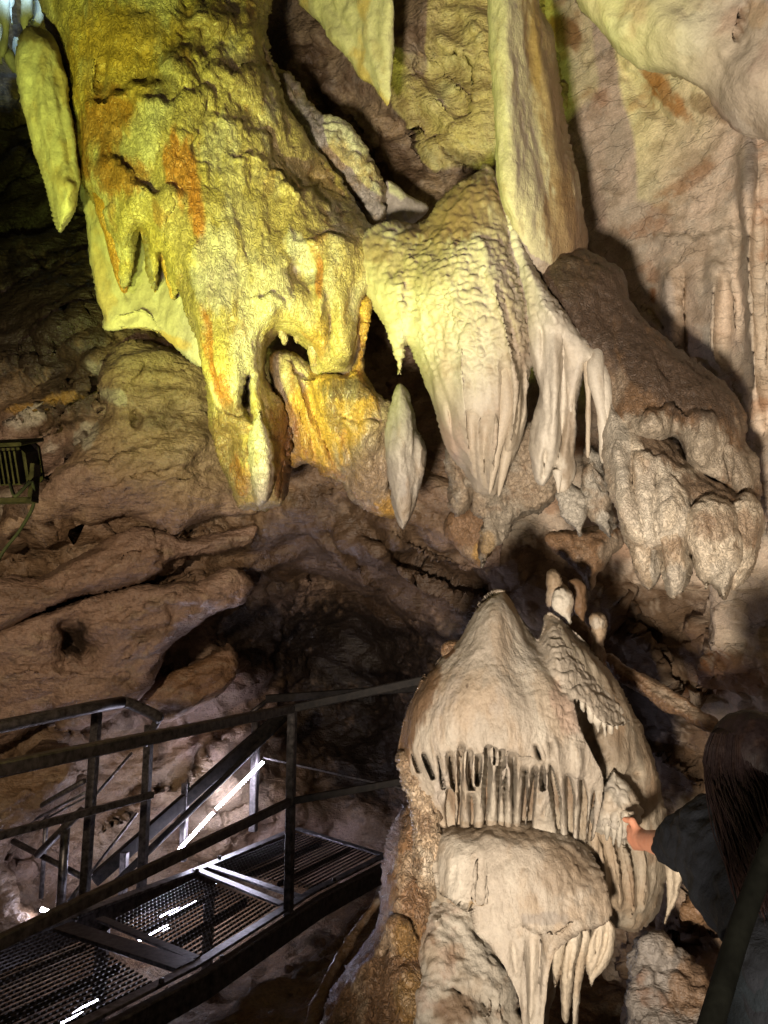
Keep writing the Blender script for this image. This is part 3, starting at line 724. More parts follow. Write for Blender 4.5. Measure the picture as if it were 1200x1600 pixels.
YST = [(170, 110, 90, 90, 0, OCHRE * .9, .6), (420, 330, 60, 120, -30, YO * .8, .5), (160, 190, 50, 70, 20, RUST * .9, .75), (180, 270, 60, 40, 25, RUST * .8, .8), (190, 60, 110, 60, 0, OCHRE * .9, .7), (340, 30, 70, 36, 0, BROWN * 1.3, .6), (280, 80, 40, 18, -10, BROWN * 1.4, .45), (255, 135, 26, 20, 0, DARK * 1.3, .6), (390, 110, 40, 40, 30, BROWN * 1.2, .5),
       (285, 270, 28, 70, -8, RUST * 1.15, .9), (308, 330, 14, 60, -6, RUST * 1.15, .95), (316, 385, 8, 40, -4, RUST * 1.1, .85), (335, 590, 7, 70, -16, RUST * 1.0, .95), (325, 530, 7, 60, -8, RUST, .9), (352, 615, 12, 40, -12, RUST, .9),
       (358, 690, 38, 74, -6, BROWN * 1.1, .95), (442, 700, 26, 100, -4, RUST * .45, .95), (375, 745, 14, 40, -8, RUST * .8, .7), (340, 420, 40, 80, 0, CREAM * 1.1, .8), (230, 200, 30, 50, 0, CREAM, .7), (385, 560, 30, 60, 0, CREAM * 1.05, .7),
       (470, 400, 20, 50, -25, PALE * .9, .7), (498, 430, 8, 40, 0, RUST, .9), (450, 90, 30, 90, -28, DARK, .7), (540, 330, 20, 30, -20, DARK * 1.5, .5), (500, 520, 16, 30, 0, OCHRE * .8, .7), (545, 560, 20, 14, 0, DARK * 1.3, .6)]  # upper dark strips paint the shadow between mass and fin
paint(body, TAN * .45 + YO * .5, YELL, YST)
T_yel = thing('flowstone_mass', 'huge yellow and rust streaked hanging flowstone mass lit lime green, tapering to a blunt trunk', 'flowstone', mid(body))
build('body', body, M_yel, T_yel)
# pale side sheet with the pointed drips before it
sh = relief([(122, 296), (130, 340), (140, 420), (150, 465), (162, 492), (163, 514), (200, 516), (235, 521), (264, 536), (292, 562), (316, 574), (330, 540), (320, 470), (300, 400), (240, 330), (180, 270), (140, 260)],
            [(130, 320, 3.70), (170, 500, 3.66), (250, 430, 3.70), (300, 560, 3.48), (300, 430, 3.55)], .07, 20, Tb=.2, step=2.5,
            feats=[('r', [(133, 330), (146, 420), (164, 500)], .02, 8), ('l', [(165, 500), (200, 492), (225, 500), (262, 520)], -.03, 20, 3), ('r', [(150, 330), (172, 410), (190, 470)], .03, 12), ('r', [(198, 440), (200, 470)], -.02, 3), ('b', 215, 495, 16, 10, .03, -30)],
            noise=[('f', (4, 4, 2.5), .015), ('F', (20, 20, 10), .006)])
paint(sh, CREAM * .8, [(OCHRE * .9, (5, 5, 3), .1, .6, .4), (PALE, (6, 6, 3), .1, .6, .5)], [(250, 530, 60, 12, 14, OCHRE, .6)])
build('side_sheet', sh, M_smooth, T_yel)
for pts, rad, cc in (([(166, 275, 3.52), (176, 330, 3.46), (186, 400, 3.47), (194, 455, 3.52)], [22, 25, 14, 1.5], OCHRE * .6 + RUST * .5),
                     ([(228, 340, 3.52), (238, 400, 3.53), (240, 425, 3.53), (242, 457, 3.56)], [16, 10, 7, 1.5], OCHRE),
                     ([(246, 340, 3.46), (258, 395, 3.50), (268, 440, 3.53), (273, 472, 3.55)], [18, 13, 8, 1.5], OCHRE * 1.1)):
    d = drip(pts, rad, 18, noise=(('f', (9, 9, 5), .01), ('F', (24, 24, 12), .006)))
    paint(d, cc, [(CREAM, (6, 6, 3), .0, .5, .6), (RUST * .9, (12, 12, 5), .2, .7, .5)])
    build('stalactite', d, M_yel, T_yel)
# spindle standing in the trunk's hollow
sp_ = relief([(404, 640), (412, 655), (422, 685), (428, 730), (424, 770), (414, 788), (400, 788), (390, 740), (386, 700), (392, 665)], [(410, 645, 3.2), (408, 720, 3.17), (408, 790, 3.24)], .10, 14, step=2, noise=[('f', (9, 9, 5), .01), ('F', 26, .006)])
paint(sp_, CREAM * 1.1, [(YO, (9, 9, 5), .0, .5, .6), (DARK * 2, (30, 30, 30), .4, .8, .5)], [(424, 750, 7, 50, 0, RUST * .6, .4)])
build('stalagmite', sp_, M_yel, T_yel)
# yellow curtain and the grey shoulder behind the hollow
cu = relief([(421, 560), (443, 545), (470, 556), (490, 574), (520, 580), (548, 574), (560, 545), (566, 480), (578, 470), (566, 560), (569, 588), (590, 618), (614, 634), (640, 640), (640, 700), (625, 760), (620, 806), (580, 800), (548, 778), (536, 754), (520, 744), (503, 741), (497, 730), (477, 724), (457, 728), (440, 700), (425, 640)],
            [(430, 560, 3.62), (460, 720, 3.62), (520, 600, 3.52), (560, 560, 3.5), (560, 700, 3.55), (620, 640, 3.5), (600, 790, 3.6)], .16, 24, Tb=.25, step=2.5,
            feats=[('r', [(445, 560), (470, 640), (500, 735)], -.04, 6), ('r', [(470, 575), (492, 650), (530, 745)], -.05, 6), ('r', [(455, 570), (480, 660), (480, 720)], .03, 7), ('l', [(440, 552), (475, 590), (500, 575), (545, 590)], .05, 40, 4),
                   ('r', [(536, 660), (545, 720), (550, 775)], -.03, 5), ('b', 520, 640, 26, 40, .04), ('b', 565, 700, 24, 60, .05), ('r', [(600, 660), (606, 720), (618, 790)], -.03, 6), ('l', [(520, 660), (560, 655), (600, 660)], .03, 60, 5)],
            noise=[('f', (5, 5, 2), .02), ('F', (20, 20, 6), .009), ('R', (30, 30, 10), .006)])
paint(cu, OCHRE * 1.1, [(CREAM * .9, (6, 6, 2), -.1, .4, .7), (RUST * .9, (10, 10, 2.5), .2, .6, .6), (BROWN, (13, 13, 5), .3, .7, .5)],
      [(540, 610, 50, 24, 0, DARK * 1.3, .8), (520, 650, 16, 40, -20, BROWN, .7), (580, 740, 50, 70, 0, TAN * .8, .85), (600, 680, 40, 60, 0, TAN, .8), (450, 650, 14, 60, 20, OCHRE * 1.2, .7), (500, 690, 20, 60, -20, OCHRE * 1.2, .7)])
build('drapery', cu, M_yel, T_yel)
for pts, rad in (([(440, 508, 3.43), (442, 524, 3.43), (447, 540, 3.45)], [10, 7, 2]), ([(468, 508, 3.42), (467, 524, 3.43), (463, 536, 3.45)], [12, 8, 2]), ([(490, 500, 3.40), (489, 540, 3.41), (490, 572, 3.44)], [11, 9, 4])):
    d = drip(pts, rad, 12, noise=(('F', 26, .012),)); paint(d, TAN, [(OCHRE, 8, 0, .5, .6)]); build('stalactite', d, M_yel, T_yel)

# ledge fin, lit pale, behind the mass
fin = relief([(392, 40), (417, 95), (450, 115), (477, 155), (533, 192), (573, 232), (600, 276), (610, 334), (592, 362), (570, 354), (560, 312), (523, 285), (467, 229), (420, 145), (398, 110), (370, 60)],
             [(400, 60, 4.15), (500, 200, 4.05), (600, 330, 3.95)], .12, 20, Tb=.25, step=2.5, noise=[('f', 4, .03), ('B', (9, 9, 7), .03), ('F', 22, .012)])
paint(fin, PALE * .95, [(OCHRE, 5, -.1, .5, .6), (BROWN, 12, .3, .7, .6)], [(585, 250, 20, 50, -40, TAN * .8, .5), (430, 110, 50, 30, 45, BROWN, .6)])
tag(build('flowstone_fin', fin, M_yel), 'knobbly pale diagonal fin of rock in the dark gap behind the yellow flowstone', 'flowstone', kind='thing')
bl = relief([(450, -60), (457, -5), (490, 27), (510, 57), (547, 88), (562, 118), (588, 142), (604, 168), (612, 150), (611, 60), (606, -60)], [(470, 0, 4.25), (560, 60, 4.0), (606, 160, 3.9), (606, 0, 3.8)], .06, 14, Tb=.12, step=2.5,
            feats=[('r', [(500, -20), (540, 40), (570, 100)], -.02, 8), ('r', [(570, 0), (578, 80), (602, 150)], .02, 7)], noise=[('f', 4, .02), ('F', 16, .006)])
paint(bl, CREAM * .9, [(OCHRE, 4, -.1, .5, .6), (TAN, 10, .2, .7, .5)])
tag(build('blade_rock', bl, M_smooth), 'smooth triangular yellow rock blade with a straight vertical right edge at the roof', 'rock blade', kind='thing')
tri = relief([(604, 282), (640, 305), (668, 322), (664, 334), (645, 348), (612, 356), (600, 330)], 4.05, .08, 14, step=2.5, noise=[('f', 6, .012), ('F', 24, .004)])
paint(tri, PALE * .95, [(CREAM, 6, 0, .6, .5)])
tag(build('knob_rock', tri, M_smooth), 'small pale brightly lit rock facet in the notch above the bell shaped flowstone', 'rock', kind='thing')

# ------------------------------------------------------------------ twin pointed spindle below the gap
sn = relief([(625, 599), (633, 608), (640, 623), (650, 647), (653, 672), (662, 690), (667, 706), (664, 735), (654, 768), (647, 797), (638, 818), (628, 829), (620, 813), (613, 780), (608, 747), (603, 697), (604, 672), (612, 634), (617, 612)],
            [(625, 610, 3.38), (630, 700, 3.36), (630, 820, 3.36)], .13, 15, step=2, feats=[('r', [(654, 670), (650, 730), (640, 810)], -.02, 5), ('b', 628, 720, 14, 70, .03)], noise=[('f', (7, 7, 3), .012), ('F', (24, 24, 10), .006)])
paint(sn, PALE * .82, [(GREY, (6, 6, 2), .0, .6, .6), (TAN, (12, 12, 4), .2, .7, .5)], [(640, 800, 20, 30, 0, TAN * .8, .5)])
tag(build('spindle_stalactite', sn, M_smooth), 'grey white spindle, pointed at both ends, hanging left of the bell shaped flowstone', 'stalactite', kind='thing')

# ------------------------------------------------------------------ column
co = relief([(752, -120), (762, 0), (766, 100), (768, 180), (773, 270), (779, 320), (800, 372), (840, 440), (880, 470), (930, 440), (918, 395), (908, 300), (892, 230), (876, 130), (866, 60), (846, 0), (852, -120)],
            [(760, 0, 3.30), (840, 0, 3.36), (800, 300, 3.15), (900, 380, 3.3), (860, 200, 3.34), (850, 450, 3.28), (900, 450, 3.4)], .17, 26, Tb=.3, step=2.5,
            feats=[('r', [(790, -50), (796, 150), (812, 330)], .03, 14), ('r', [(826, -30), (836, 150), (858, 330)], -.02, 8), ('r', [(845, 60), (870, 220), (890, 380)], .02, 9)], noise=[('f', (4, 4, 1.5), .02), ('F', (20, 20, 8), .006)])
paint(co, CREAM * .92, [(PALE, (6, 6, 2), .0, .6, .6), (TAN, (12, 12, 4), .15, .6, .6)], [(862, 150, 30, 240, -8, BROWN * 1.3, .85), (885, 360, 40, 90, -8, BROWN * 1.4, .85), (835, 60, 16, 90, -4, OCHRE * .6, .4)])  # brown down the right half paints that side's shade
tag(build('cave_column', co, M_smooth), 'tall smooth stone column rising to the roof above the bell shaped flowstone', 'column', kind='thing')

# ------------------------------------------------------------------ bell shaped flowstone
scal = lambda x, y: sstep(330, 400, y) * (1 - sstep(540, 640, y)) * sstep(585, 640, x)
fine_ = lambda x, y: 1 - sstep(520, 620, y)
low = lambda x, y: sstep(480, 620, y)
dome = relief([(556, 374), (613, 348), (647, 345), (667, 330), (677, 309), (707, 289), (737, 270), (764, 254), (790, 300), (812, 380), (826, 450), (836, 520), (834, 570), (829, 620), (828, 655), (815, 692), (803, 722), (786, 748), (775, 772), (764, 774), (757, 772), (743, 767), (736, 748), (720, 727), (702, 708), (689, 668), (683, 640), (662, 604), (646, 565), (636, 540), (632, 560), (624, 589), (616, 558), (606, 520), (592, 488), (578, 462), (562, 430), (552, 395)],
              [(560, 400, 3.56), (600, 400, 3.46), (640, 370, 3.40), (740, 290, 3.35), (780, 300, 3.3), (700, 480, 3.18), (800, 480, 3.12), (620, 540, 3.36), (700, 650, 3.22), (760, 760, 3.26), (820, 620, 3.16)],
              .26, 52, Tb=.3, step=2.2, power=.6,
              feats=[('r', [(646, 470), (660, 560), (690, 640), (735, 740)], .02, 9), ('r', [(716, 520), (722, 620), (744, 750)], .025, 9), ('r', [(700, 620), (712, 690), (738, 752)], -.03, 5), ('r', [(735, 640), (738, 700), (752, 762)], -.035, 5), ('r', [(760, 650), (756, 710), (762, 768)], -.035, 5), ('r', [(776, 640), (774, 700), (768, 760)], .035, 6),
                     ('r', [(790, 560), (790, 650), (774, 755)], -.045, 5), ('r', [(800, 540), (808, 620), (796, 720)], .05, 7), ('r', [(775, 440), (800, 520), (812, 600)], -.045, 6), ('r', [(762, 420), (790, 500), (806, 600), (800, 650)], .03, 7), ('r', [(818, 560), (820, 620), (806, 690)], -.04, 4),
                     ('r', [(655, 560), (668, 590), (680, 625)], -.03, 5), ('r', [(606, 420), (618, 500), (624, 570)], .05, 14), ('r', [(640, 420), (640, 500), (640, 540)], -.03, 8), ('r', [(740, 350), (770, 430), (800, 520)], .02, 12), ('b', 690, 420, 50, 40, .05)],
              noise=[('f', (3, 3, 1.5), .03), ('w', (24, 24, 34), .011, scal), ('B', (22, 22, 26), .012, fine_), ('F', (26, 26, 20), .006, fine_), ('b', (22, 22, 2.2), .0025, low), ('f', (30, 30, 6), .002, low)])
paint(dome, CREAM * .9, [(PINK * 1.1, (4, 4, 2), .0, .6, .5), (PALE, (5, 5, 2), .1, .6, .5), (TAN, (16, 16, 16), .3, .7, .4)], [(710, 330, 110, 56, -25, BROWN * 1.2, .88), (650, 410, 80, 50, 0, TAN * .7, .75), (590, 390, 24, 24, 0, BROWN * 1.4, .5), (770, 360, 30, 60, -20, TAN * .8, .5), (806, 520, 12, 80, -12, TAN * .8, .5)])
T_dome = thing('bell_flowstone', 'cream bell shaped flowstone with scaly top and folded pointed lower lip, under the tall column', 'flowstone', mid(dome))
build('bell', dome, M_dome, T_dome)
d = drip([(800, 600, 3.0), (800, 660, 3.02), (790, 720, 3.06), (778, 777, 3.1)], [14, 12, 8, 1.5], 14, noise=(('f', (12, 12, 5), .006),))
paint(d, CREAM); build('fold', d, M_dome, T_dome)
d = drip([(784, 570, 2.98), (790, 640, 2.98), (776, 700, 3.02), (765, 772, 3.08)], [12, 12, 9, 1.5], 14, noise=(('f', (12, 12, 5), .006),))
paint(d, CREAM); build('fold', d, M_dome, T_dome)

# ------------------------------------------------------------------ white drapery beside the bell
wd = relief([(790, 330), (815, 380), (840, 428), (862, 460), (882, 482), (905, 518), (930, 548), (946, 566), (954, 590), (960, 640), (956, 700), (944, 712), (937, 655), (928, 608), (918, 570), (910, 600), (902, 628), (897, 700), (900, 740), (890, 764), (872, 770), (868, 728), (856, 752), (848, 759), (836, 748), (829, 708), (832, 668), (842, 614), (834, 580), (824, 545), (816, 480), (800, 410)],
            [(800, 360, 3.12), (850, 460, 3.04), (920, 550, 2.98), (850, 600, 3.02), (845, 740, 3.06), (890, 740, 3.1), (945, 690, 2.95)], .11, 22, Tb=.22, step=2.2,
            feats=[('r', [(846, 560), (850, 640), (842, 740)], .02, 8), ('r', [(852, 700), (848, 752)], -.03, 4), ('r', [(846, 500), (848, 560), (844, 610)], -.02, 5), ('r', [(878, 520), (880, 600), (876, 690), (866, 740)], -.06, 6), ('r', [(866, 520), (868, 600), (862, 700)], .03, 8), ('r', [(888, 540), (890, 640), (890, 740)], -.03, 12), ('r', [(820, 400), (850, 470), (880, 520)], .03, 14), ('b', 860, 480, 18, 20, .04)],
            noise=[('f', (5, 5, 2.5), .012), ('w', (26, 26, 30), .008, lambda x, y: 1 - sstep(480, 530, y)), ('F', (24, 24, 10), .005)])
paint(wd, PALE * .98, [(CREAM, (6, 6, 2), .0, .6, .5), (GREY * 1.3, (9, 9, 3), .25, .7, .35)], [(888, 700, 12, 80, 0, TAN * .7, .8), (870, 560, 6, 60, 0, CREAM * .9, .5)])
T_wd = thing('white_drapery', 'white stone drapery with a forked tip and thin icicles, right of the cream bell', 'drapery', mid(wd))
build('curtain', wd, M_dome, T_wd)
for pts, rad, c in (([(896, 500, 3.02), (898, 545, 2.95), (893, 610, 2.95), (890, 661, 2.97)], [6, 11, 8, 1.5], PALE), ([(916, 540, 2.92), (919, 610, 2.93), (919, 670, 2.94), (918, 715, 2.95)], [6, 6, 4, 1.2], CREAM), ([(934, 540, 2.96), (930, 575, 2.90), (940, 650, 2.90), (946, 722, 2.94)], [9, 13, 9, 5], PALE * .95), ([(944, 556, 2.97), (946, 610, 2.9), (954, 690, 2.94)], [8, 10, 6], PALE * .9), ([(872, 735, 3.02), (873, 752, 3.02), (872, 770, 3.02)], [8, 4, 1], PALE)):
    d = drip(pts, rad, 14, noise=(('f', (14, 14, 7), .008),)); paint(d, c, [(TAN, (14, 14, 5), .3, .7, .5)]); build('icicle', d, M_dome, T_wd)

# ------------------------------------------------------------------ right hand cluster of thick stalactites
pn_ = [('f', (4, 4, 3), .022), ('f', (12, 12, 2.5), .010), ('B', (13, 13, 9), .009), ('B', (34, 34, 22), .004), ('F', (40, 40, 30), .003)]
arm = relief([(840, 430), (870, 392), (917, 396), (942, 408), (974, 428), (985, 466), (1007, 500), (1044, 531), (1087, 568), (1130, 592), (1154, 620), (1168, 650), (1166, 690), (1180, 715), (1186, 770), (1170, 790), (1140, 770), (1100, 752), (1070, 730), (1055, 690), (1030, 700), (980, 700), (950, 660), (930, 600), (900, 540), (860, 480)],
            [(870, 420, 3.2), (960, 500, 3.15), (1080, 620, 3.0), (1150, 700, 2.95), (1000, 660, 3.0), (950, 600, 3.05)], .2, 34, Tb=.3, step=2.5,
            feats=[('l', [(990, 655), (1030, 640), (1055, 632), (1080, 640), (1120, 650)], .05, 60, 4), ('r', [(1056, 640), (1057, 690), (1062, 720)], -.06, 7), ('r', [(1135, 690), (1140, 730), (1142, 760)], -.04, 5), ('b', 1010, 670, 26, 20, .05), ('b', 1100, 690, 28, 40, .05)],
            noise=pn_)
paint(arm, BROWN * 1.1, [(CREAM * .6, (6, 6, 5), .2, .7, .5), (BROWN, (8, 8, 6), .1, .6, .6)], [(930, 480, 110, 100, 40, DARK * 1.1, .9), (1060, 590, 140, 60, 35, DARK * 1.1, .9), (1100, 705, 60, 55, 25, CREAM * .85, .85), (1020, 675, 60, 34, 15, CREAM * .85, .85), (1160, 740, 30, 50, 0, CREAM * .7, .7)])  # dark top patches paint its shade, cream ones its lit lower folds
T_paw = thing('stalactite_cluster', 'paw like cluster of fat knobbly stalactites, brown above and beige at the four blunt tips', 'stalactite cluster', mid(arm))
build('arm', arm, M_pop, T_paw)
palm = relief([(930, 560), (950, 570), (962, 600), (985, 645), (1030, 668), (1063, 690), (1084, 718), (1133, 748), (1168, 772), (1188, 800), (1190, 834), (1150, 850), (1088, 850), (1050, 850), (1010, 860), (985, 850), (970, 822), (951, 775), (942, 713), (940, 640)],
             [(945, 600, 3.02), (1000, 655, 2.98), (1070, 700, 2.94), (1150, 765, 2.92), (960, 760, 2.88), (1060, 770, 2.85), (1150, 810, 2.82), (1030, 840, 2.8)], .2, 44, Tb=.22, step=2.5,
             feats=[('r', [(950, 590), (962, 700), (985, 830)], .02, 10), ('r', [(985, 680), (990, 760), (1010, 850)], -.03, 8), ('r', [(1030, 720), (1022, 790), (1030, 850)], -.03, 7), ('r', [(1085, 770), (1082, 820), (1080, 850)], -.05, 7), ('b', 1055, 790, 20, 40, .03), ('b', 1130, 800, 30, 30, .03), ('l', [(985, 700), (1020, 720), (1060, 715), (1085, 740)], .03, 60, 4)],
             noise=pn_)
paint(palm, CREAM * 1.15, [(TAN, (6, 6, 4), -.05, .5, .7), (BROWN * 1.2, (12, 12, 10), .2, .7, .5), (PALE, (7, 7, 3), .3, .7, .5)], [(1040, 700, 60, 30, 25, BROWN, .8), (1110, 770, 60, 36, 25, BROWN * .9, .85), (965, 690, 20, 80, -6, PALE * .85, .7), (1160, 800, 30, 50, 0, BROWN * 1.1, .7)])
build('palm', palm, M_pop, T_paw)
for outl, dm, t, st in (
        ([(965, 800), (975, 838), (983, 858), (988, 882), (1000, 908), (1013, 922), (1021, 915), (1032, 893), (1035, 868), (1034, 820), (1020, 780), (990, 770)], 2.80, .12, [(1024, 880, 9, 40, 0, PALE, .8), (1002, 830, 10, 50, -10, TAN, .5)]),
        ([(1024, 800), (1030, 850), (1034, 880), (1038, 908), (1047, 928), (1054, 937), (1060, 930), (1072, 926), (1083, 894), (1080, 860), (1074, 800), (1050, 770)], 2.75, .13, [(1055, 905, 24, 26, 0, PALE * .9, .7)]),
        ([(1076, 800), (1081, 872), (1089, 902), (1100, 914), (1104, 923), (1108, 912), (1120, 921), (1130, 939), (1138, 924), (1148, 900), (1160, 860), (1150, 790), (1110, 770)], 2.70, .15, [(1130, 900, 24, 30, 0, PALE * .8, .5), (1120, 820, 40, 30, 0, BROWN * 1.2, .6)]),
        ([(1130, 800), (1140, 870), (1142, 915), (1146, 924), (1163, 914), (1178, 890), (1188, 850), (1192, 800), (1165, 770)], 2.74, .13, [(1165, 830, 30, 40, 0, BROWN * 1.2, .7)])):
    fg = relief(outl, dm, t, 20, Tb=.14, step=2, noise=[('f', (6, 6, 4), .015), ('B', (15, 15, 11), .010), ('F', (28, 28, 20), .006)])
    paint(fg, CREAM * 1.15, [(TAN, (8, 8, 4), -.05, .5, .7), (BROWN * 1.3, (14, 14, 9), .25, .7, .5)], st)
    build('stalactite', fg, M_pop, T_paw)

# ------------------------------------------------------------------ ragged beige sheet under the bell
us = relief([(698, 700), (697, 745), (699, 772), (709, 804), (716, 807), (724, 795), (735, 785), (738, 770), (745, 800), (757, 812), (750, 850), (752, 888), (762, 868), (772, 856), (784, 855), (800, 832), (820, 808), (845, 798), (868, 782), (880, 760), (890, 700), (860, 660), (780, 660), (720, 670)],
            [(700, 740, 3.45), (740, 780, 3.42), (780, 840, 3.4), (860, 780, 3.3), (800, 720, 3.35)], .1, 18, Tb=.15, step=2.2,
            feats=[('r', [(735, 760), (742, 800)], -.05, 6), ('r', [(760, 780), (770, 812), (786, 850)], -.04, 5), ('r', [(780, 770), (800, 820)], .03, 8), ('b', 720, 740, 14, 40, .04), ('r', [(752, 800), (776, 770), (782, 760)], -.05, 5)], noise=[('f', 6, .025), ('B', (14, 14, 14), .014), ('F', 30, .008)])
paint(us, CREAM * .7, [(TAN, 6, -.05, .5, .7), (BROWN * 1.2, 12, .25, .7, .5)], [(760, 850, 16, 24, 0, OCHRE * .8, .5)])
T_us = thing('ragged_drapery', 'ragged beige rock sheet hanging in the shade under the cream bell', 'drapery', mid(us))
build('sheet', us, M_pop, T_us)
us2 = relief([(690, 832), (700, 800), (740, 790), (770, 800), (775, 830), (768, 860), (752, 888), (735, 880), (715, 862)], 3.62, .1, 16, step=2.5, noise=[('f', 6, .02), ('F', 24, .008)])
paint(us2, BROWN * 1.5, [(TAN, 7, 0, .6, .6)], [(750, 865, 16, 18, -40, OCHRE, .7)])
build('fold', us2, M_pop, T_us)
bu = relief([(868, 770), (872, 790), (877, 808), (888, 818), (899, 828), (904, 838), (910, 836), (912, 822), (918, 804), (920, 780), (905, 760), (885, 755)], 3.12, .11, 14, step=2, noise=[('f', 8, .015), ('B', 18, .008), ('F', 30, .005)])
paint(bu, PALE * .8, [(TAN, 9, 0, .6, .6)])
tag(build('bulb_stalactite', bu, M_pop), 'small round grey bulb with a nipple tip hanging under the white drapery', 'stalactite', kind='thing')
bu2 = relief([(912, 720), (920, 700), (940, 720), (952, 770), (960, 818), (955, 840), (948, 836), (935, 830), (920, 808), (914, 780), (905, 760)], [(930, 740, 3.1), (940, 820, 3.1)], .11, 14, step=2, noise=[('f', 8, .018), ('B', 18, .010), ('F', 30, .006)])
paint(bu2, PALE * .7, [(TAN, 8, -.1, .5, .7), (BROWN * 1.3, 14, .3, .7, .5)])
tag(build('blunt_stalactite', bu2, M_pop), 'short knobbly grey stalactite squeezed between the round bulb and the paw like cluster', 'stalactite', kind='thing')
bs = relief([(850, 840), (876, 830), (910, 828), (940, 820), (972, 826), (975, 850), (957, 868), (945, 885), (933, 898), (926, 912), (921, 920), (915, 908), (895, 888), (870, 868)], 3.5, .12, 18, step=2.5, feats=[('r', [(930, 840), (940, 870), (925, 905)], .04, 10)], noise=[('f', 5, .02), ('F', 20, .008)])
paint(bs, BROWN * 1.5, [(TAN * .9, 6, -.1, .5, .6), (DARK, 12, .3, .7, .5)], [(955, 855, 20, 30, 30, CREAM * .7, .6)])
tag(build('hanging_rock', bs, M_pop), 'brown wedge of rock pointing down behind the round bulb stalactite', 'rock', kind='thing')

# ------------------------------------------------------------------ big pale stalagmite
core = relief([(655, 1160), (700, 1120), (860, 1000), (870, 975), (905, 1004), (945, 1040), (970, 1082), (992, 1120), (1010, 1170), (1025, 1220), (1036, 1280), (1044, 1350), (1034, 1420), (1012, 1452), (990, 1462), (960, 1450), (900, 1460), (860, 1600), (860, 1860), (650, 1860), (660, 1500), (670, 1380), (660, 1280)],
             [(700, 1250, 2.80), (950, 1100, 2.78), (1020, 1300, 2.85), (900, 1400, 2.75), (740, 1800, 2.7)], .2, 60, Tb=.3, step=2.5,
             feats=[('r', [(935, 1300), (945, 1360), (950, 1440)], .03, 6), ('r', [(955, 1300), (968, 1370), (970, 1440)], .035, 7), ('r', [(975, 1310), (990, 1380), (990, 1450)], .03, 6), ('r', [(1000, 1300), (1012, 1360), (1008, 1440)], .03, 7), ('r', [(1022, 1280), (1030, 1350), (1022, 1420)], .02, 6), ('b', 910, 1130, 26, 50, -.12, -20), ('b', 960, 1180, 30, 30, .03), ('b', 990, 1210, 8, 10, -.05)],
             noise=[('f', (4, 4, 2), .02), ('b', (20, 20, 3), .006), ('F', (26, 26, 12), .005)])
paint(core, CREAM * .78, [(TAN, (6, 6, 2.5), .0, .6, .7), (BROWN * 1.3, (11, 11, 5), .3, .7, .5)], [(960, 1170, 60, 40, 0, TAN * .6, .6), (780, 1240, 160, 50, 0, BROWN, .7)])  # wide brown patch paints the shade behind the pillar fringe
def slit(pts, w):
    """long narrow gap around a line of (x, y)"""
    p = np.array(pts, float); n_ = len(p); w = w * 1.25 + .5; ws = [w * .5] + [w] * (n_ - 2) + [w * .6]
    tip0 = p[0] + (p[0] - p[1]) * .08; tip1 = p[-1] + (p[-1] - p[-2]) * .04
    return [tuple(tip0)] + [(x + a / 2, y) for (x, y), a in zip(p, ws)] + [tuple(tip1)] + [(x - a / 2, y) for (x, y), a in zip(p[::-1], ws[::-1])]
SLITS = [slit(*q) for q in (([(644, 1180), (647, 1190), (652, 1204)], 1.6), ([(662, 1180), (668, 1194), (676, 1214)], 2.2), ([(684, 1183), (688, 1205), (693, 1230)], 1.8), ([(702, 1181), (704, 1205), (709, 1234)], 3.5), ([(704, 1236), (705, 1262), (707, 1298)], 11), ([(721, 1170), (719, 1195), (715, 1300)], 2.6), ([(733, 1179), (734, 1205), (736, 1232)], 4), ([(737, 1244), (738, 1262), (738, 1302)], 7.5),
         ([(747, 1186), (747, 1203), (744, 1224)], 6), ([(763, 1174), (761, 1225), (757, 1304)], 6.5), ([(771, 1174), (771.5, 1182), (772, 1192)], 2.6), ([(784, 1181), (780, 1225), (777, 1304)], 5.5), ([(790, 1210), (788, 1245), (788, 1304)], 4.5), ([(801, 1183), (802, 1220), (801, 1306)], 3.6), ([(821, 1204), (820, 1240), (816, 1308)], 5.5), ([(836, 1204), (830, 1250), (825, 1310)], 6),
         ([(849, 1198), (849, 1214), (848, 1232)], 3.4), ([(860, 1196), (864, 1225), (869, 1250), (873, 1316)], 7), ([(887, 1214), (890, 1243), (890, 1322)], 8), ([(909, 1220), (913, 1255), (909, 1326)], 8), ([(929, 1236), (926, 1260), (920, 1322)], 5), ([(858, 1160), (860, 1168), (859, 1180)], 3), ([(838, 1166), (841, 1176), (845, 1186)], 3.5))]
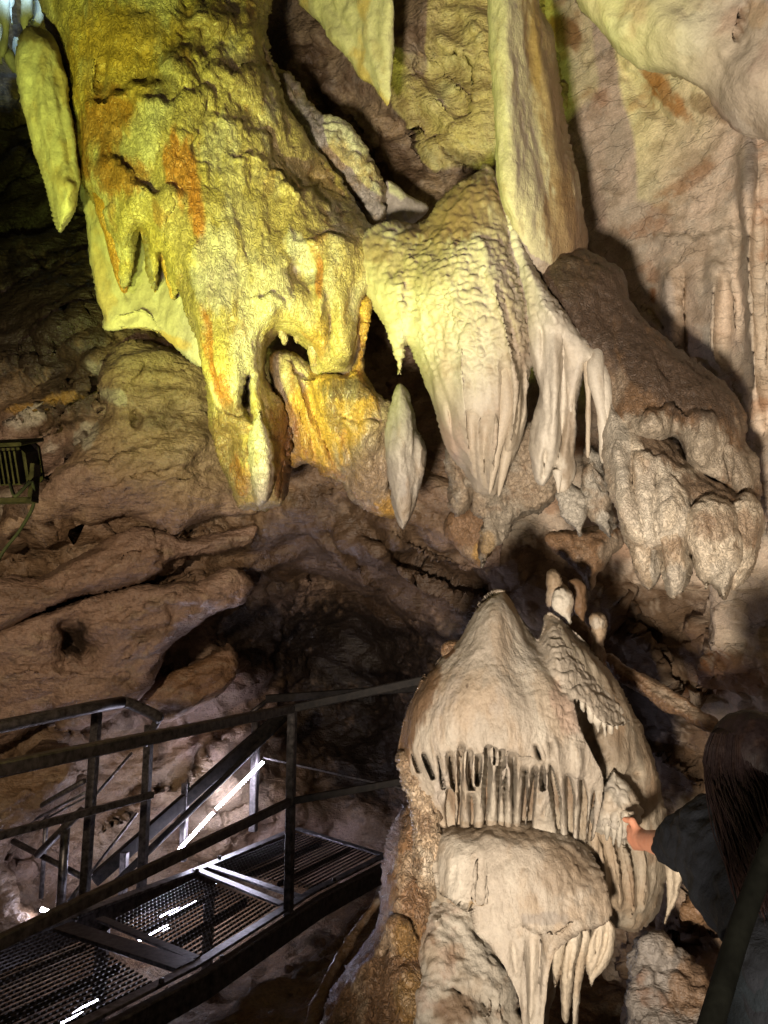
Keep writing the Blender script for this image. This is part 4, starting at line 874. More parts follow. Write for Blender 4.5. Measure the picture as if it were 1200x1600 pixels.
cap = relief([(785, 923), (796, 930), (810, 960), (826, 985), (840, 1000), (848, 985), (850, 966), (858, 958), (880, 972), (910, 1004), (946, 1040), (972, 1082), (986, 1112), (978, 1132), (955, 1136), (932, 1124), (914, 1100), (896, 1092), (902, 1130), (930, 1186), (941, 1212), (940, 1250), (934, 1285), (926, 1312), (906, 1318), (884, 1308), (850, 1298), (800, 1294), (740, 1293), (692, 1292), (680, 1276), (664, 1250), (648, 1226), (632, 1212), (621, 1190), (626, 1150), (638, 1106), (664, 1056), (690, 1026), (716, 1004), (730, 976), (752, 942), (770, 927)],
             [(785, 930, 2.86), (640, 1180, 2.80), (780, 1180, 2.70), (930, 1200, 2.76), (860, 1010, 2.86), (970, 1100, 2.86), (690, 1285, 2.93), (780, 1285, 2.86), (850, 1290, 2.86), (920, 1310, 2.86)],   .33, 90, Tb=.14, step=1.25, power=.62, holes=SLITS, hole_r=6.5, hole_t=.03,
             infl=[(785, 920), (812, 955), (838, 994), (858, 954), (910, 1000), (975, 1078), (1004, 1150), (1016, 1290), (1010, 1500), (560, 1500), (590, 1290), (616, 1180), (636, 1104), (664, 1054), (716, 1002), (750, 942)],
             feats=[('r', [(790, 950), (800, 1020), (830, 1110)], -.012, 18), ('r', [(838, 1000), (850, 1030), (880, 1090)], -.03, 12), ('l', [(850, 985), (880, 995), (905, 1010)], .012, 14, 2), ('l', [(852, 1000), (885, 1012), (915, 1024)], .012, 14, 2), ('l', [(856, 1018), (890, 1030), (920, 1046)], .012, 14, 2), ('l', [(862, 1040), (895, 1052), (930, 1066)], .010, 14, 2), ('l', [(880, 1074), (920, 1080), (970, 1096)], .012, 40, 5), ('r', [(845, 1160), (852, 1180), (850, 1204)], -.012, 3), ('r', [(868, 1150), (874, 1200), (880, 1250)], .02, 6), ('r', [(900, 1150), (904, 1200), (900, 1280)], .02, 7), ('b', 846, 1268, 10, 20, .022), ('b', 872, 1236, 8, 20, .01), ('r', [(812, 1168), (810, 1192)], .008, 5),
                    ('l', [(690, 1184), (740, 1180), (800, 1184), (860, 1200), (930, 1230)], -.014, 60, 8), ('r', [(660, 1190), (676, 1230), (696, 1286)], .008, 5), ('b', 700, 1230, 8, 40, -.02), ('r', [(726, 1186), (727, 1285)], .008, 4), ('r', [(752, 1190), (752, 1280)], .006, 4), ('r', [(810, 1190), (809, 1285)], .010, 5), ('r', [(794, 1190), (796, 1285)], .006, 4)],
             noise=[('f', (3, 3, 1.6), .015), ('f', (12, 12, 4), .005), ('F', (40, 40, 20), .002), ('w', (26, 26, 30), .005, lambda x, y: sstep(820, 900, x) * (1 - sstep(1150, 1190, y)))])
paint(cap, CREAM * .55 + GREY * .55, [(TAN * 1.2, (5, 5, 1.6), .0, .55, .55), (PALE, (6, 6, 2), .1, .6, .6), (GREY * 1.3, (9, 9, 3), .3, .7, .4), (TAN, (34, 34, 14), .35, .8, .35)],
      [(650, 1110, 22, 90, 22, BROWN * 1.1, .92), (632, 1180, 14, 40, 0, BROWN * 1.2, .9), (700, 1015, 14, 16, 30, RUST * .6, .9), (676, 1060, 12, 24, 30, BROWN * 1.3, .8), (800, 940, 12, 24, -30, OCHRE * .7, .5), (730, 1072, 4, 6, 0, DARK, .8), (780, 1000, 20, 60, -8, TAN, .45), (860, 1100, 30, 70, -20, TAN * 1.1, .5), (880, 1110, 20, 50, -20, PINK, .5), (690, 1240, 14, 40, 10, GREY * 1.7, .6), (760, 1290, 70, 8, 0, TAN * .8, .6)])
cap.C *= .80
cap.N = vnormals(cap.V, cap.Fq)
T_stm = thing('stalagmite', 'big cream stalagmite with a peaked cap, a fringe of thin pillars and a brown flank', 'stalagmite', mid(cap))
T_stm.location.z = -.45
bpy.context.view_layer.update()
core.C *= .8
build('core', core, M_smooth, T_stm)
fx = cap.px[cap.Fq].mean(1); fy = cap.py[cap.Fq].mean(1)
bnd = [-1e9, 667, 705, 719, 736, 747, 761, 784, 802, 820, 831, 849, 866, 889, 911, 927, 1e9]
lowf = fy > 1187 + 10 * np.clip((fx - 840) / 80, 0, 1.6)
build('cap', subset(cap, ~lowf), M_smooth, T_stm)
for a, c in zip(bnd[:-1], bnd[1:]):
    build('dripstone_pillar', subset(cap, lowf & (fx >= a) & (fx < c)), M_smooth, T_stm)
# teeth along the lip under the second peak
for x, y0, y1, w, dd in ((899, 1086, 1098, 6, 2.60), (910, 1088, 1112, 7, 2.59), (922, 1096, 1128, 8, 2.58), (933, 1104, 1146, 9, 2.58), (944, 1118, 1150, 6, 2.59), (953, 1122, 1150, 6, 2.60), (963, 1128, 1153, 6, 2.62), (971, 1126, 1150, 5, 2.64)):
    dd = surf(cap, x - 2, y0 - 6) + .03
    d = drip([(x - 4, y0 - 14, dd + .01), (x, (y0 + y1) / 2, dd), (x + 2, y1, dd + .02)], [w * .6, w * .7, 1.2], 10, noise=(('f', 20, .006),)); paint(d, PALE * .78, [(TAN, 12, .2, .7, .4)]); build('tooth', d, M_dome, T_stm)
gs = relief([(952, 1198), (966, 1196), (985, 1225), (1000, 1262), (1000, 1285), (990, 1300), (978, 1318), (964, 1316), (948, 1306), (930, 1296), (932, 1262), (940, 1228)], [(960, 1210, 2.64), (980, 1300, 2.58)], .10, 16, Tb=.15, step=2,
            feats=[('r', [(962, 1270), (956, 1308)], -.02, 3), ('r', [(978, 1270), (972, 1312)], -.02, 3), ('r', [(948, 1280), (944, 1302)], -.015, 3)], noise=[('f', 7, .02), ('w', 24, .006), ('F', 30, .005)])
paint(gs, PALE * .78, [(TAN, 7, .05, .6, .5), (GREY, 9, .1, .6, .5)])
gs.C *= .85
build('shelf', gs, M_dome, T_stm)
for x, y1, w in ((948, 1312, 6), (958, 1322, 6), (967, 1324, 6), (976, 1320, 6), (986, 1308, 5)):
    dd = surf(gs, x + 2, 1284) + .02
    d = drip([(x + 5, 1266, dd + .02), (x + 2, 1294, dd - .005), (x, y1, dd + .02)], [w * .7, w * .8, 1.2], 10, noise=(('f', 20, .006),)); paint(d, PALE * .66); build('tooth', d, M_dome, T_stm)
# lower dome
ld = relief([(676, 1330), (682, 1296), (720, 1284), (780, 1282), (846, 1288), (886, 1302), (915, 1326), (936, 1356), (950, 1392), (955, 1420), (948, 1442), (930, 1446), (905, 1452), (880, 1462), (868, 1475), (858, 1500), (850, 1560), (846, 1640), (830, 1700), (820, 1640), (810, 1560), (792, 1518), (768, 1476), (747, 1458), (740, 1420), (718, 1413), (700, 1402), (684, 1388), (679, 1350)],
            [(690, 1320, 2.68), (780, 1300, 2.66), (900, 1340, 2.62), (760, 1420, 2.56), (930, 1430, 2.58), (820, 1560, 2.52)], .24, 56, Tb=.2, step=2.2, power=.6,
            infl=[(670, 1330), (680, 1294), (780, 1280), (886, 1298), (940, 1350), (975, 1430), (970, 1800), (700, 1800), (700, 1500), (672, 1420)],
            feats=[('r', [(752, 1340), (750, 1376), (747, 1412)], -.022, 3), ('r', [(728, 1348), (722, 1380), (722, 1404)], -.006, 5), ('r', [(832, 1460), (830, 1530), (826, 1620)], -.02, 5), ('r', [(818, 1470), (822, 1600)], .02, 6), ('r', [(845, 1455), (842, 1560)], .02, 6), ('l', [(790, 1450), (850, 1452), (900, 1436), (945, 1425)], .008, 80, 8), ('r', [(800, 1470), (808, 1530)], -.012, 4)],
            noise=[('f', (3, 3, 2), .02), ('f', (11, 11, 5), .007), ('F', (34, 34, 16), .003), ('w', (20, 20, 30), .006, lambda x, y: sstep(860, 900, x) * (1 - sstep(1400, 1440, y)))])
paint(ld, CREAM * .55 + GREY * .55, [(PALE, (5, 5, 2), .1, .6, .6), (TAN, (7, 7, 4), .1, .6, .6)], [(780, 1296, 110, 16, 0, TAN * .75, .7), (880, 1360, 50, 50, 20, TAN * .7, .7), (856, 1436, 40, 12, 0, GREY * .9, .6), (700, 1360, 24, 50, 0, PALE, .6), (740, 1412, 14, 6, 0, OCHRE * .6, .7)])
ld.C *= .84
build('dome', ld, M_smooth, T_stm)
# blades below the lower dome, the leaf at right
for outl, dm, feats in (
        ([(866, 1455), (880, 1448), (886, 1462), (880, 1500), (872, 1530), (867, 1543), (862, 1520), (860, 1485)], 2.45, []),
        ([(890, 1450), (906, 1446), (908, 1468), (898, 1510), (892, 1560), (886, 1596), (880, 1590), (876, 1540), (880, 1500), (886, 1470)], 2.44, [('r', [(892, 1470), (888, 1530)], -.01, 3)]),
        ([(926, 1452), (938, 1438), (950, 1430), (962, 1446), (965, 1458), (961, 1492), (948, 1512), (930, 1528), (924, 1542), (919, 1524), (914, 1508), (914, 1482)], 2.52, [('r', [(948, 1440), (944, 1480), (922, 1530)], -.02, 3), ('r', [(936, 1450), (930, 1490), (920, 1515)], -.012, 3)]),
        ([(1040, 1342), (1062, 1330), (1074, 1345), (1070, 1372), (1062, 1400), (1050, 1422), (1040, 1446), (1036, 1440), (1043, 1410), (1042, 1376)], 2.72, [('r', [(1056, 1350), (1056, 1390), (1046, 1425)], -.012, 4)]),
        ([(908, 1452), (918, 1446), (922, 1470), (912, 1520), (906, 1580), (900, 1640), (893, 1620), (894, 1540), (902, 1490)], 2.50, [])):
    lf = relief(outl, dm, .05, 9, Tb=.05, step=1.8, feats=feats, noise=[('f', (9, 9, 4), .008), ('F', 30, .003)])
    paint(lf, CREAM * .95, [(PALE, (7, 7, 3), 0, .6, .5), (TAN, (9, 9, 4), .25, .7, .5)])
    build('blade', lf, M_smooth, T_stm)
# grey foot dome and brown flank
gd = relief([(655, 1420), (668, 1398), (700, 1398), (738, 1412), (760, 1462), (790, 1512), (808, 1560), (815, 1640), (815, 1880), (610, 1880), (640, 1560)], [(690, 1420, 2.70), (720, 1560, 2.52), (720, 1850, 2.3)], .18, 46, Tb=.25, step=2.5,
            feats=[('b', 708, 1553, 6, 7, -.05), ('b', 755, 1568, 5, 9, -.05), ('r', [(770, 1550), (776, 1620)], -.02, 4), ('b', 684, 1432, 10, 7, .04), ('b', 740, 1560, 30, 16, -.03)], noise=[('f', 5, .025), ('f', 14, .01), ('F', 36, .005)])
paint(gd, PALE * .72, [(TAN * .9, 5, .0, .6, .6), (PINK * .8, 7, .1, .6, .5), (BROWN * 1.3, 16, .35, .8, .5)], [(720, 1580, 40, 26, 0, BROWN, .7), (684, 1430, 14, 10, 0, PALE * 1.1, .8)])
build('foot', gd, M_smooth, T_stm)
bf = relief([(645, 1248), (625, 1272), (607, 1314), (599, 1336), (596, 1380), (593, 1418), (583, 1450), (562, 1478), (542, 1502), (522, 1530), (508, 1556), (496, 1590), (480, 1700), (470, 1880), (690, 1880), (690, 1500), (692, 1420), (680, 1340), (668, 1280)],
            [(640, 1270, 2.88), (610, 1340, 2.86), (640, 1500, 2.70), (520, 1560, 2.68), (600, 1850, 2.4)], .2, 40, Tb=.3, step=2.5,
            feats=[('l', [(590, 1450), (615, 1440), (650, 1470)], .04, 60, 5), ('b', 620, 1400, 24, 50, .04), ('r', [(600, 1460), (590, 1530), (580, 1640)], -.03, 8), ('b', 640, 1560, 30, 60, .04)], noise=[('f', 4, .03), ('B', (16, 16, 12), .012), ('F', 30, .007)])
paint(bf, BROWN * 1.5, [(RUST * .4 + TAN * .4, 5, .0, .6, .6), (TAN * 1.2, (9, 9, 7), .1, .5, .75), (DARK, 6, .3, .7, .5)], [(625, 1290, 20, 40, 20, DARK * 1.3, .6), (640, 1470, 24, 40, 0, OCHRE * .8, .45), (640, 1570, 24, 60, 0, OCHRE * .7, .5)])
build('flank', bf, M_brown, T_stm)
fc = relief([(624, 1180), (622, 1196), (631, 1226), (646, 1252), (644, 1300), (646, 1350), (658, 1380), (672, 1386), (684, 1376), (686, 1320), (683, 1275), (672, 1240), (655, 1200), (642, 1176)], [(630, 1190, 2.70), (665, 1300, 2.66), (668, 1380, 2.62)], .1, 16, step=2, noise=[('f', 6, .02), ('R', (26, 26, 22), .014), ('F', 36, .006)])
paint(fc, TAN * 1.2, [(CREAM, (12, 12, 10), .0, .5, .7), (BROWN, (16, 16, 14), .1, .5, .7)], [(632, 1200, 14, 30, 0, BROWN * 1.2, .5)])
build('fretted_pillar', fc, M_brown, T_stm)
nib = relief([(692, 1006), (712, 1000), (722, 1006), (712, 1024), (690, 1030)], 2.80, .05, 8, step=2, noise=[('f', 14, .01)])
paint(nib, BROWN * 1.3, [(TAN, 12, 0, .6, .5)]); build('nib', nib, M_brown, T_stm)

# ------------------------------------------------------------------ little stalagmites behind it
for outl, dm, t, label, cc, st in (
        ([(855, 896), (863, 890), (873, 894), (880, 910), (888, 925), (884, 960), (868, 962), (856, 940), (853, 915)], 2.98, .08, 'stubby brown topped little stalagmite behind the second peak of the big one', TAN * .9, []),
        ([(866, 922), (880, 918), (892, 928), (896, 950), (892, 976), (882, 970), (866, 956), (862, 940)], 2.90, .06, 'white oval little stalagmite standing directly behind the second peak', PALE * .9, []),
        ([(884, 910), (900, 906), (914, 920), (916, 950), (912, 972), (906, 968), (896, 950)], 3.05, .05, 'dark brown hollow flake of rock beside the white oval stalagmite', BROWN, []),
        ([(923, 964), (934, 960), (944, 968), (946, 984), (940, 1020), (946, 1070), (916, 1060), (926, 1000), (924, 984)], 3.0, .06, 'little round headed knob on a dark stem above the reddish beam', TAN, [(936, 1030, 16, 40, 0, DARK * 1.4, .95), (934, 974, 12, 12, 0, PALE * .8, .7)])):
    b_ = relief(outl, dm, t, 11, step=1.8, noise=[('f', 9, .012), ('F', 34, .004)])
    paint(b_, cc, [(TAN, 10, .1, .6, .5), (GREY, 8, .2, .7, .4)], st)
    tag(build('small_stalagmite', b_, M_smooth), label, 'stalagmite', kind='thing')
wp = relief([(860, 1000), (900, 960), (930, 990), (950, 1030), (960, 1080), (930, 1100), (880, 1060)], 3.15, .1, 20, step=2.5, noise=[('f', 5, .03), ('F', 20, .01)])
paint(wp, BROWN * 1.1, [(DARK, 6, 0, .5, .6)]); build('base', wp, M_smooth, T_stm)

# reddish beam of rock
bm = relief([(944, 1028), (956, 1022), (980, 1042), (1012, 1056), (1044, 1072), (1072, 1092), (1100, 1112), (1122, 1128), (1122, 1144), (1092, 1136), (1062, 1118), (1040, 1112), (1010, 1092), (984, 1074), (956, 1052)], [(950, 1035, 3.3), (1120, 1136, 2.9)], .06, 10, step=2,
            feats=[('r', [(960, 1036), (1020, 1074), (1100, 1124)], -.015, 4), ('l', [(980, 1050), (1040, 1082), (1080, 1108)], .015, 10, 2)], noise=[('f', 7, .01), ('F', 30, .004)])
paint(bm, RUST * .2 + TAN * .3, [(TAN * .8, 6, 0, .5, .6), (BROWN, 10, .1, .6, .6)], [(1060, 1100, 60, 8, 30, CREAM * .6, .4)])
tag(build('rock_beam', bm, M_wall), 'slanting reddish brown beam of rock running from behind the stalagmite to the person', 'rock', kind='thing')

# bluish stalactites in the far chamber
BL = [([(4, -30, 6.0), (6, 20, 6.0), (9, 50, 6.0), (2, 88, 6.0)], [9, 9, 6, 2]), ([(14, -30, 6.1), (17, 10, 6.1), (19, 38, 6.1)], [6, 4, 1]), ([(44, -40, 6.0), (44, 0, 6.0), (40, 25, 6.0), (38, 48, 6.0)], [10, 9, 5, 1.5]), ([(6, 66, 6.2), (14, 90, 6.1), (22, 106, 6.1), (25, 110, 6.1)], [5, 7, 6, 3]), ([(-2, 20, 6.3), (0, 60, 6.3), (1, 100, 6.3)], [5, 4, 2]), ([(58, -40, 6.3), (58, 0, 6.3), (54, 36, 6.3)], [12, 11, 8]), ([(29, 62, 6.4), (28, 80, 6.4), (29, 96, 6.4)], [7, 8, 5])]
BLL = ['long pale blue stalactite touching the photo\'s left border at the top', 'thin short blue stalactite between two longer blue ones', 'conical ice blue stalactite nearest the yellow flowstone', 'curled blue drip shaped like a claw, lowest of the blue ones', 'slender blue stalactite cut by the photo\'s left border', 'broad steel blue stalactite half hidden behind the yellow flowstone', 'lilac tinted blunt blue lump behind the claw shaped drip']
for (pts, rad), lb in zip(BL, BLL):
    d = drip(pts, rad, 14, noise=(('f', 6, .02), ('F', 16, .008))); paint(d, PALE, [(GREY, 5, 0, .6, .6)])
    tag(build('distant_stalactite', d, M_smooth), lb, 'stalactite', 'blue lit stalactites in the far chamber', 'thing')

# grey boulder lower right and the dark root by the flank
bo = relief([(1000, 1478), (1014, 1466), (1040, 1466), (1060, 1480), (1085, 1500), (1110, 1560), (1120, 1700), (980, 1700), (976, 1600), (980, 1530), (985, 1500)], [(1030, 1500, 2.9), (1050, 1680, 2.6)], .14, 26, Tb=.3, step=2.5, noise=[('f', 4, .04), ('R', 7, .02), ('F', 24, .008)])
paint(bo, GREY * .85, [(TAN * .8, 5, 0, .5, .6), (RUST * .5, 8, .2, .7, .5)], [(1080, 1540, 40, 60, 0, BROWN * 1.2, .8)])
tag(build('boulder', bo, M_wall), 'grey and rusty boulder in the lower right beside the dark hole', 'boulder', kind='thing')
bo2 = relief([(1062, 1434), (1074, 1412), (1100, 1378), (1116, 1372), (1140, 1400), (1150, 1440), (1146, 1470), (1120, 1450), (1090, 1440)], [(1100, 1410, 2.75)], .1, 16, step=2.5, noise=[('f', 5, .03), ('R', 9, .02), ('F', 24, .008)])
paint(bo2, BROWN * 1.1, [(BROWN, 6, 0, .6, .6), (PINK * .8, 8, .1, .6, .5)])
tag(build('boulder', bo2, M_wall), 'purplish rusty rock wedge right under the person\'s shirt', 'boulder', kind='thing')
rt = tube([P(598, 1402, 3.05), P(566, 1440, 3.0), P(540, 1486, 2.9), P(520, 1520, 2.85), P(502, 1556, 2.8), P(484, 1610, 2.7), P(470, 1720, 2.5)], [.016, .018, .022, .02, .026, .03, .03], 10, 6, noise=[('f', 20, .012)])
paint(rt, BROWN * 1.2, [(GREY * .7, 20, 0, .5, .6)])
tag(build('root', rt, M_wall), 'dark gnarled root running down along the brown flank of the stalagmite', 'root', kind='thing')
# ------------------------------------------------------------------ steelwork
M_steel = plain_mat('dark_galvanised_steel', (.05, .046, .046), .45, .6, .5, 34, .0015, second=(.14, .125, .12))
M_dark = plain_mat('shaded_dark_steel', (.016, .015, .0155), .7, .1, .5, 30, .002, spec=.2, second=(.035, .03, .027))  # steel with shade put into its colour, for rails out of lamplight
M_frame = plain_mat('worn_frame_steel', (.10, .098, .10), .38, .8, .5, 26, .001, (1, 1, 1), second=(.30, .29, .30))
M_grate = plain_mat('grate_steel', (.045, .042, .042), .4, .8, .5, 60, second=(.11, .10, .10))
M_housing = plain_mat('lamp_housing_paint', (.007, .005, .0045), .75, 0, .4, 40, spec=.03, second=(.014, .010, .009))
M_cable = plain_mat('rubber_cable', (.008, .007, .007), .8, spec=.05)
M_led = glow_mat('led_tube_light', (.80, .78, 1.0), 130)
M_led2 = glow_mat('small_led_light', (.80, .78, 1.0), 30)
M_lens = glow_mat('flood_lamp_lens', (1.0, .9, .2), 6)

def beam(p0, p1, w, h, up=(0, 0, 1), ch=.12):
    """bar of w x h (across x up) with chamfered corners"""
    p0 = np.array(list(p0), float); p1 = np.array(list(p1), float); up = np.array(up, float)
    t = p1 - p0; L_ = np.linalg.norm(t); t /= L_
    s = np.cross(t, up); s /= np.linalg.norm(s); u = np.cross(s, t)
    c = ch * min(w, h)
    prof = [(-w/2 + c, -h/2), (w/2 - c, -h/2), (w/2, -h/2 + c), (w/2, h/2 - c), (w/2 - c, h/2), (-w/2 + c, h/2), (-w/2, h/2 - c), (-w/2, -h/2 + c)]
    V = np.array([q + s * a + u * b for q in (p0, p1) for a, b in prof] + [p0, p1])
    Fq = [[i, (i + 1) % 8, 8 + (i + 1) % 8, 8 + i] for i in range(8)]
    Fq += [[(i + 1) % 8, i, 16, 16] for i in range(8)] + [[8 + i, 8 + (i + 1) % 8, 17, 17] for i in range(8)]
    b = Body(); b.V = V; b.Fq = np.array(Fq)[:, ::-1]; b.Fq = np.where((b.Fq[:, :1] == b.Fq[:, 1:2]), np.roll(b.Fq, -2, 1), b.Fq)
    b.px, b.py = project(V); b.smooth = False
    return b

def pipe(pts, r, n=1, sides=14):
    b = tube(pts, [r, r], sides, n); return b

def bil(c, u, v):
    """c: corners far-left, far-right, near-right, near-left"""
    a = c[0] * (1 - u) + c[1] * u; d = c[3] * (1 - u) + c[2] * u
    return a * (1 - v) + d * v

def grate(c, pitch_u=.060, pitch_v=.036, w=.0062, th=.006):
    """expanded metal filling the quad c; u runs along the walkway"""
    c = [np.array(list(q), float) for q in c]
    Lu = (np.linalg.norm(c[1] - c[0]) + np.linalg.norm(c[2] - c[3])) / 2; Lv = (np.linalg.norm(c[3] - c[0]) + np.linalg.norm(c[2] - c[1])) / 2
    nu = int(Lu / pitch_u * 2); nv = int(Lv / pitch_v)
    V = []; Fq = []
    for j in range(nv):
        for sgn in (1, -1):
            base = len(V)
            us = np.linspace(0, 1, nu + 1)
            for i, u in enumerate(us):
                amp = .5 * sgn * (1 if i % 2 else -1)
                v = np.clip((j + .5 + amp * .48) / nv, 0, 1)
                p = bil(c, u, v)
                dv = w / Lv / 2
                a = bil(c, u, min(v + dv, 1)); b2 = bil(c, u, max(v - dv, 0))
                lift = .0035 * (1 if i % 2 else -1) * sgn
                for q, z in ((a, lift), (b2, lift + .002), (b2, lift - th + .002), (a, lift - th)):
                    V.append(q + np.array([0, 0, z]))
            for i in range(nu):
                k = base + i * 4
                for e in range(4):
                    f = (e + 1) % 4
                    Fq.append([k + e, k + f, k + 4 + f, k + 4 + e])
    b = Body(); b.V = np.array(V); b.Fq = np.array(Fq); b.px, b.py = project(b.V); b.smooth = False
    return b

# -------- walkway
NE = [G(-250, 1790), G(130, 1600), G(306, 1509), G(440, 1424), G(488, 1394), G(600, 1338)]     # near edge
FE = [G(-330, 1600), G(0, 1478), G(163, 1414), G(306, 1361), G(329, 1352), G(463, 1296)]       # far edge
T_wk = thing('walkway', 'raised steel walkway of dark expanded metal grating between frames', 'walkway', Vector((-.9, 3.6, -.6)))
dz = Vector((0, 0, .002))
for i, c in enumerate(([FE[0], FE[1].lerp(FE[2], .52), NE[1].lerp(NE[2], .62), NE[0]], [G(170, 1438), G(303, 1372), G(432, 1417), G(312, 1496)], [G(333, 1354), G(462, 1302), G(592, 1332), G(488, 1388)])):
    build('grate', grate(c), M_grate, T_wk)
    # flat bars carrying the mesh
    q = [np.array(list(x)) for x in c]
    for v in (.33, .67):
        build('support_bar', beam(bil(q, 0, v) + [0, 0, -.025], bil(q, 1, v) + [0, 0, -.025], .006, .03), M_steel, T_wk)
def along(a, b, w, h, zoff, name, mat, par):
    return build(name, beam(a + Vector((0, 0, zoff)), b + Vector((0, 0, zoff)), w, h), mat, par)
for a, b in zip(NE[:-1], NE[1:]):
    along(a, b, .05, .014, .004, 'edge_angle', M_frame, T_wk)
for a, b in zip(FE[:-1], FE[1:]):
    along(a, b, .06, .014, .004, 'edge_angle', M_frame, T_wk)
along(G(306, 1361), G(440, 1416), .05, .012, .009, 'cross_member', M_frame, T_wk)
along(G(322, 1354), G(470, 1404), .05, .012, .006, 'cross_member', M_frame, T_wk)
along(G(98, 1450), G(290, 1512), .11, .02, .005, 'cross_member', M_steel, T_wk)
along(G(155, 1438), G(306, 1502), .05, .012, .009, 'cross_member', M_steel, T_wk)
along(FE[5], NE[5], .05, .012, .006, 'cross_member', M_frame, T_wk)
off = Vector((.05, -.02, 0))
for a, b in zip(NE[:-1], NE[1:]):
    along(a + off, b + off, .05, .11, -.065, 'side_beam', M_steel, T_wk)
for a, b in zip(FE[:-1], FE[1:]):
    along(a - off * .6, b - off * .6, .05, .12, -.07, 'side_beam', M_steel, T_wk)
for p in (FE[2], FE[4]):
    build('support_leg', beam(p + Vector((0, 0, -.12)), p + Vector((0, 0, -.75)), .06, .06, (0, 1, 0)), M_steel, T_wk)
for x, y in ((347, 1503), (308, 1365), (343, 1344), (522, 1379), (252, 1540), (118, 1442)):
    p = G(x, y); build('bolt', tube([p + Vector((0, 0, .008)), p + Vector((0, 0, .026))], [.012, .011], 8, 1), M_steel, T_wk)

# -------- near railing
def rail_h(x, y, z): return G(x, y, z)
T_nr = thing('railing', 'dark steel railing along the near side of the walkway with one tall post', 'railing', G(455, 1466))
pb = G(450, 1462, -.12); pt = Vector((pb.x, pb.y, 1.0))
build('post', beam(pb, pt, .044, .044, (0.3, 1, 0)), M_steel, T_nr)
r0 = Vector((-1.45, 1.43, 1.005)); rm = Vector((pb.x, pb.y, 1.01)); r1 = P(720, 1050, 4.05); r1m = P(720, 1204, 4.05)
d_ = (rm - Vector((-1.09, 2.294, 1.0))).normalized(); r0 = rm - d_ * 3.6; r0.z = 1.005
build('top_rail', beam(r0, rm, .048, .044), M_steel, T_nr)
build('top_rail', beam(rm - (r1 - rm).normalized() * .02, r1, .048, .044), M_dark, T_nr)
build('mid_rail', beam(r0 - Vector((0, 0, .475)), rm - Vector((0, 0, .475)), .03, .04), M_steel, T_nr)
build('mid_rail', beam(rm - Vector((0, 0, .475)), r1m, .03, .036), M_dark, T_nr)
build('post', beam(r0 + d_ * .9 - Vector((0, 0, 1.12)), r0 + d_ * .9, .05, .05, (.3, 1, 0)), M_steel, T_nr)

# -------- far railing
T_fr = thing('railing', 'far side railing of the walkway with two posts and a downturned handrail end', 'railing', G(130, 1425))
q1 = G(130, 1424, -.08); q2 = G(221, 1388, -.08)
build('post', beam(q1, Vector((q1.x + .01, q1.y, .985)), .048, .048, (.3, 1, 0)), M_steel, T_fr)
build('post', beam(q2, Vector((q2.x, q2.y, .86)), .048, .048, (.3, 1, 0)), M_steel, T_fr)
hp = [P(-160, 1168, 3.15), P(0, 1135, 3.55), P(140, 1106, 3.97), P(190, 1097, 4.2), P(205, 1100, 4.25), P(240, 1116, 4.33), P(249, 1123, 4.36)]
build('top_rail', pipe([hp[0], hp[1], hp[2], hp[3]], .032, 1), M_steel, T_fr)
build('top_rail', pipe(hp[3:], .031, 2), M_steel, T_fr)
build('rail_end', pipe([P(247, 1124, 4.36), P(240, 1136, 4.37), P(232, 1150, 4.37), P(224, 1164, 4.36)], .022, 3), M_steel, T_fr)
build('mid_rail', beam(P(-60, 1322, 3.4), P(238, 1242, 4.33), .03, .036), M_steel, T_fr)

# -------- staircase behind, climbing to the right
T_st = thing('staircase', 'steel staircase flank behind the walkway with a thick sloping side plate and handrail', 'stairs', P(150, 1400, 5.0))
s0 = P(146, 1376, 4.9); s1 = P(446, 1112, 5.9)
build('stringer', beam(s0, s1, .05, .085), M_dark, T_st)
build('handrail', pipe([P(176, 1384, 4.8), P(418, 1150, 5.75), P(446, 1122, 5.88)], .022, 1), M_dark, T_st)
build('top_rail', beam(P(415, 1092, 5.9), P(720, 1070, 6.05), .05, .06), M_dark, T_st)
build('brace_or_lit_edge', pipe([P(378, 1125, 5.85), P(420, 1092, 5.9)], .016, 1), M_steel, T_st)
build('mid_rail', beam(P(412, 1184, 5.85), P(720, 1252, 5.7), .02, .015), M_steel, T_st)
for (x, y0, y1, dd, w) in ((400, 1128, 1292, 5.8, .055), (290, 1224, 1340, 5.35, .045), (195, 1332, 1398, 4.98, .045)):
    a = P(x, y0, dd); b = P(x, y1, dd); b.x, b.y = a.x, a.y
    build('post', beam(b, a, w, w, (.3, 1, 0)), M_steel, T_st)
for (a, b) in (((206, 1176, 4.7), (146, 1246, 4.5)), ((214, 1270, 4.75), (140, 1366, 4.55))):  # second rod stands in for the lit edge of the side plate
    build('brace_or_lit_edge', pipe([P(*a), P(*b)], .008, 1, 8), M_frame, T_st)
def led(pts, r, label, grp='LED tube lamps'):
    o = tag(build('led_tube', pipe([P(*q) for q in pts], r, 1, 10), M_led), label, 'lamp', grp, 'thing'); return o
led([(411, 1191, 5.72), (338, 1264, 5.42)], .010, 'upper bright LED tube slanting below the stair handrail')
led([(333, 1270, 5.40), (276, 1332, 5.14)], .010, 'middle bright LED tube slanting below the stair handrail')
led([(274, 1334, 5.13), (258, 1352, 5.06)], .015, 'short LED tube at the lower end of the slanting row, by the walkway edge')
led([(64, 1420, 4.6), (80, 1427, 4.6)], .012, 'tiny LED lamp at the foot of the left posts, the left one of two')
led([(88, 1428, 4.5), (94, 1424, 4.5)], .012, 'tiny LED lamp touching the thick left post\'s foot')
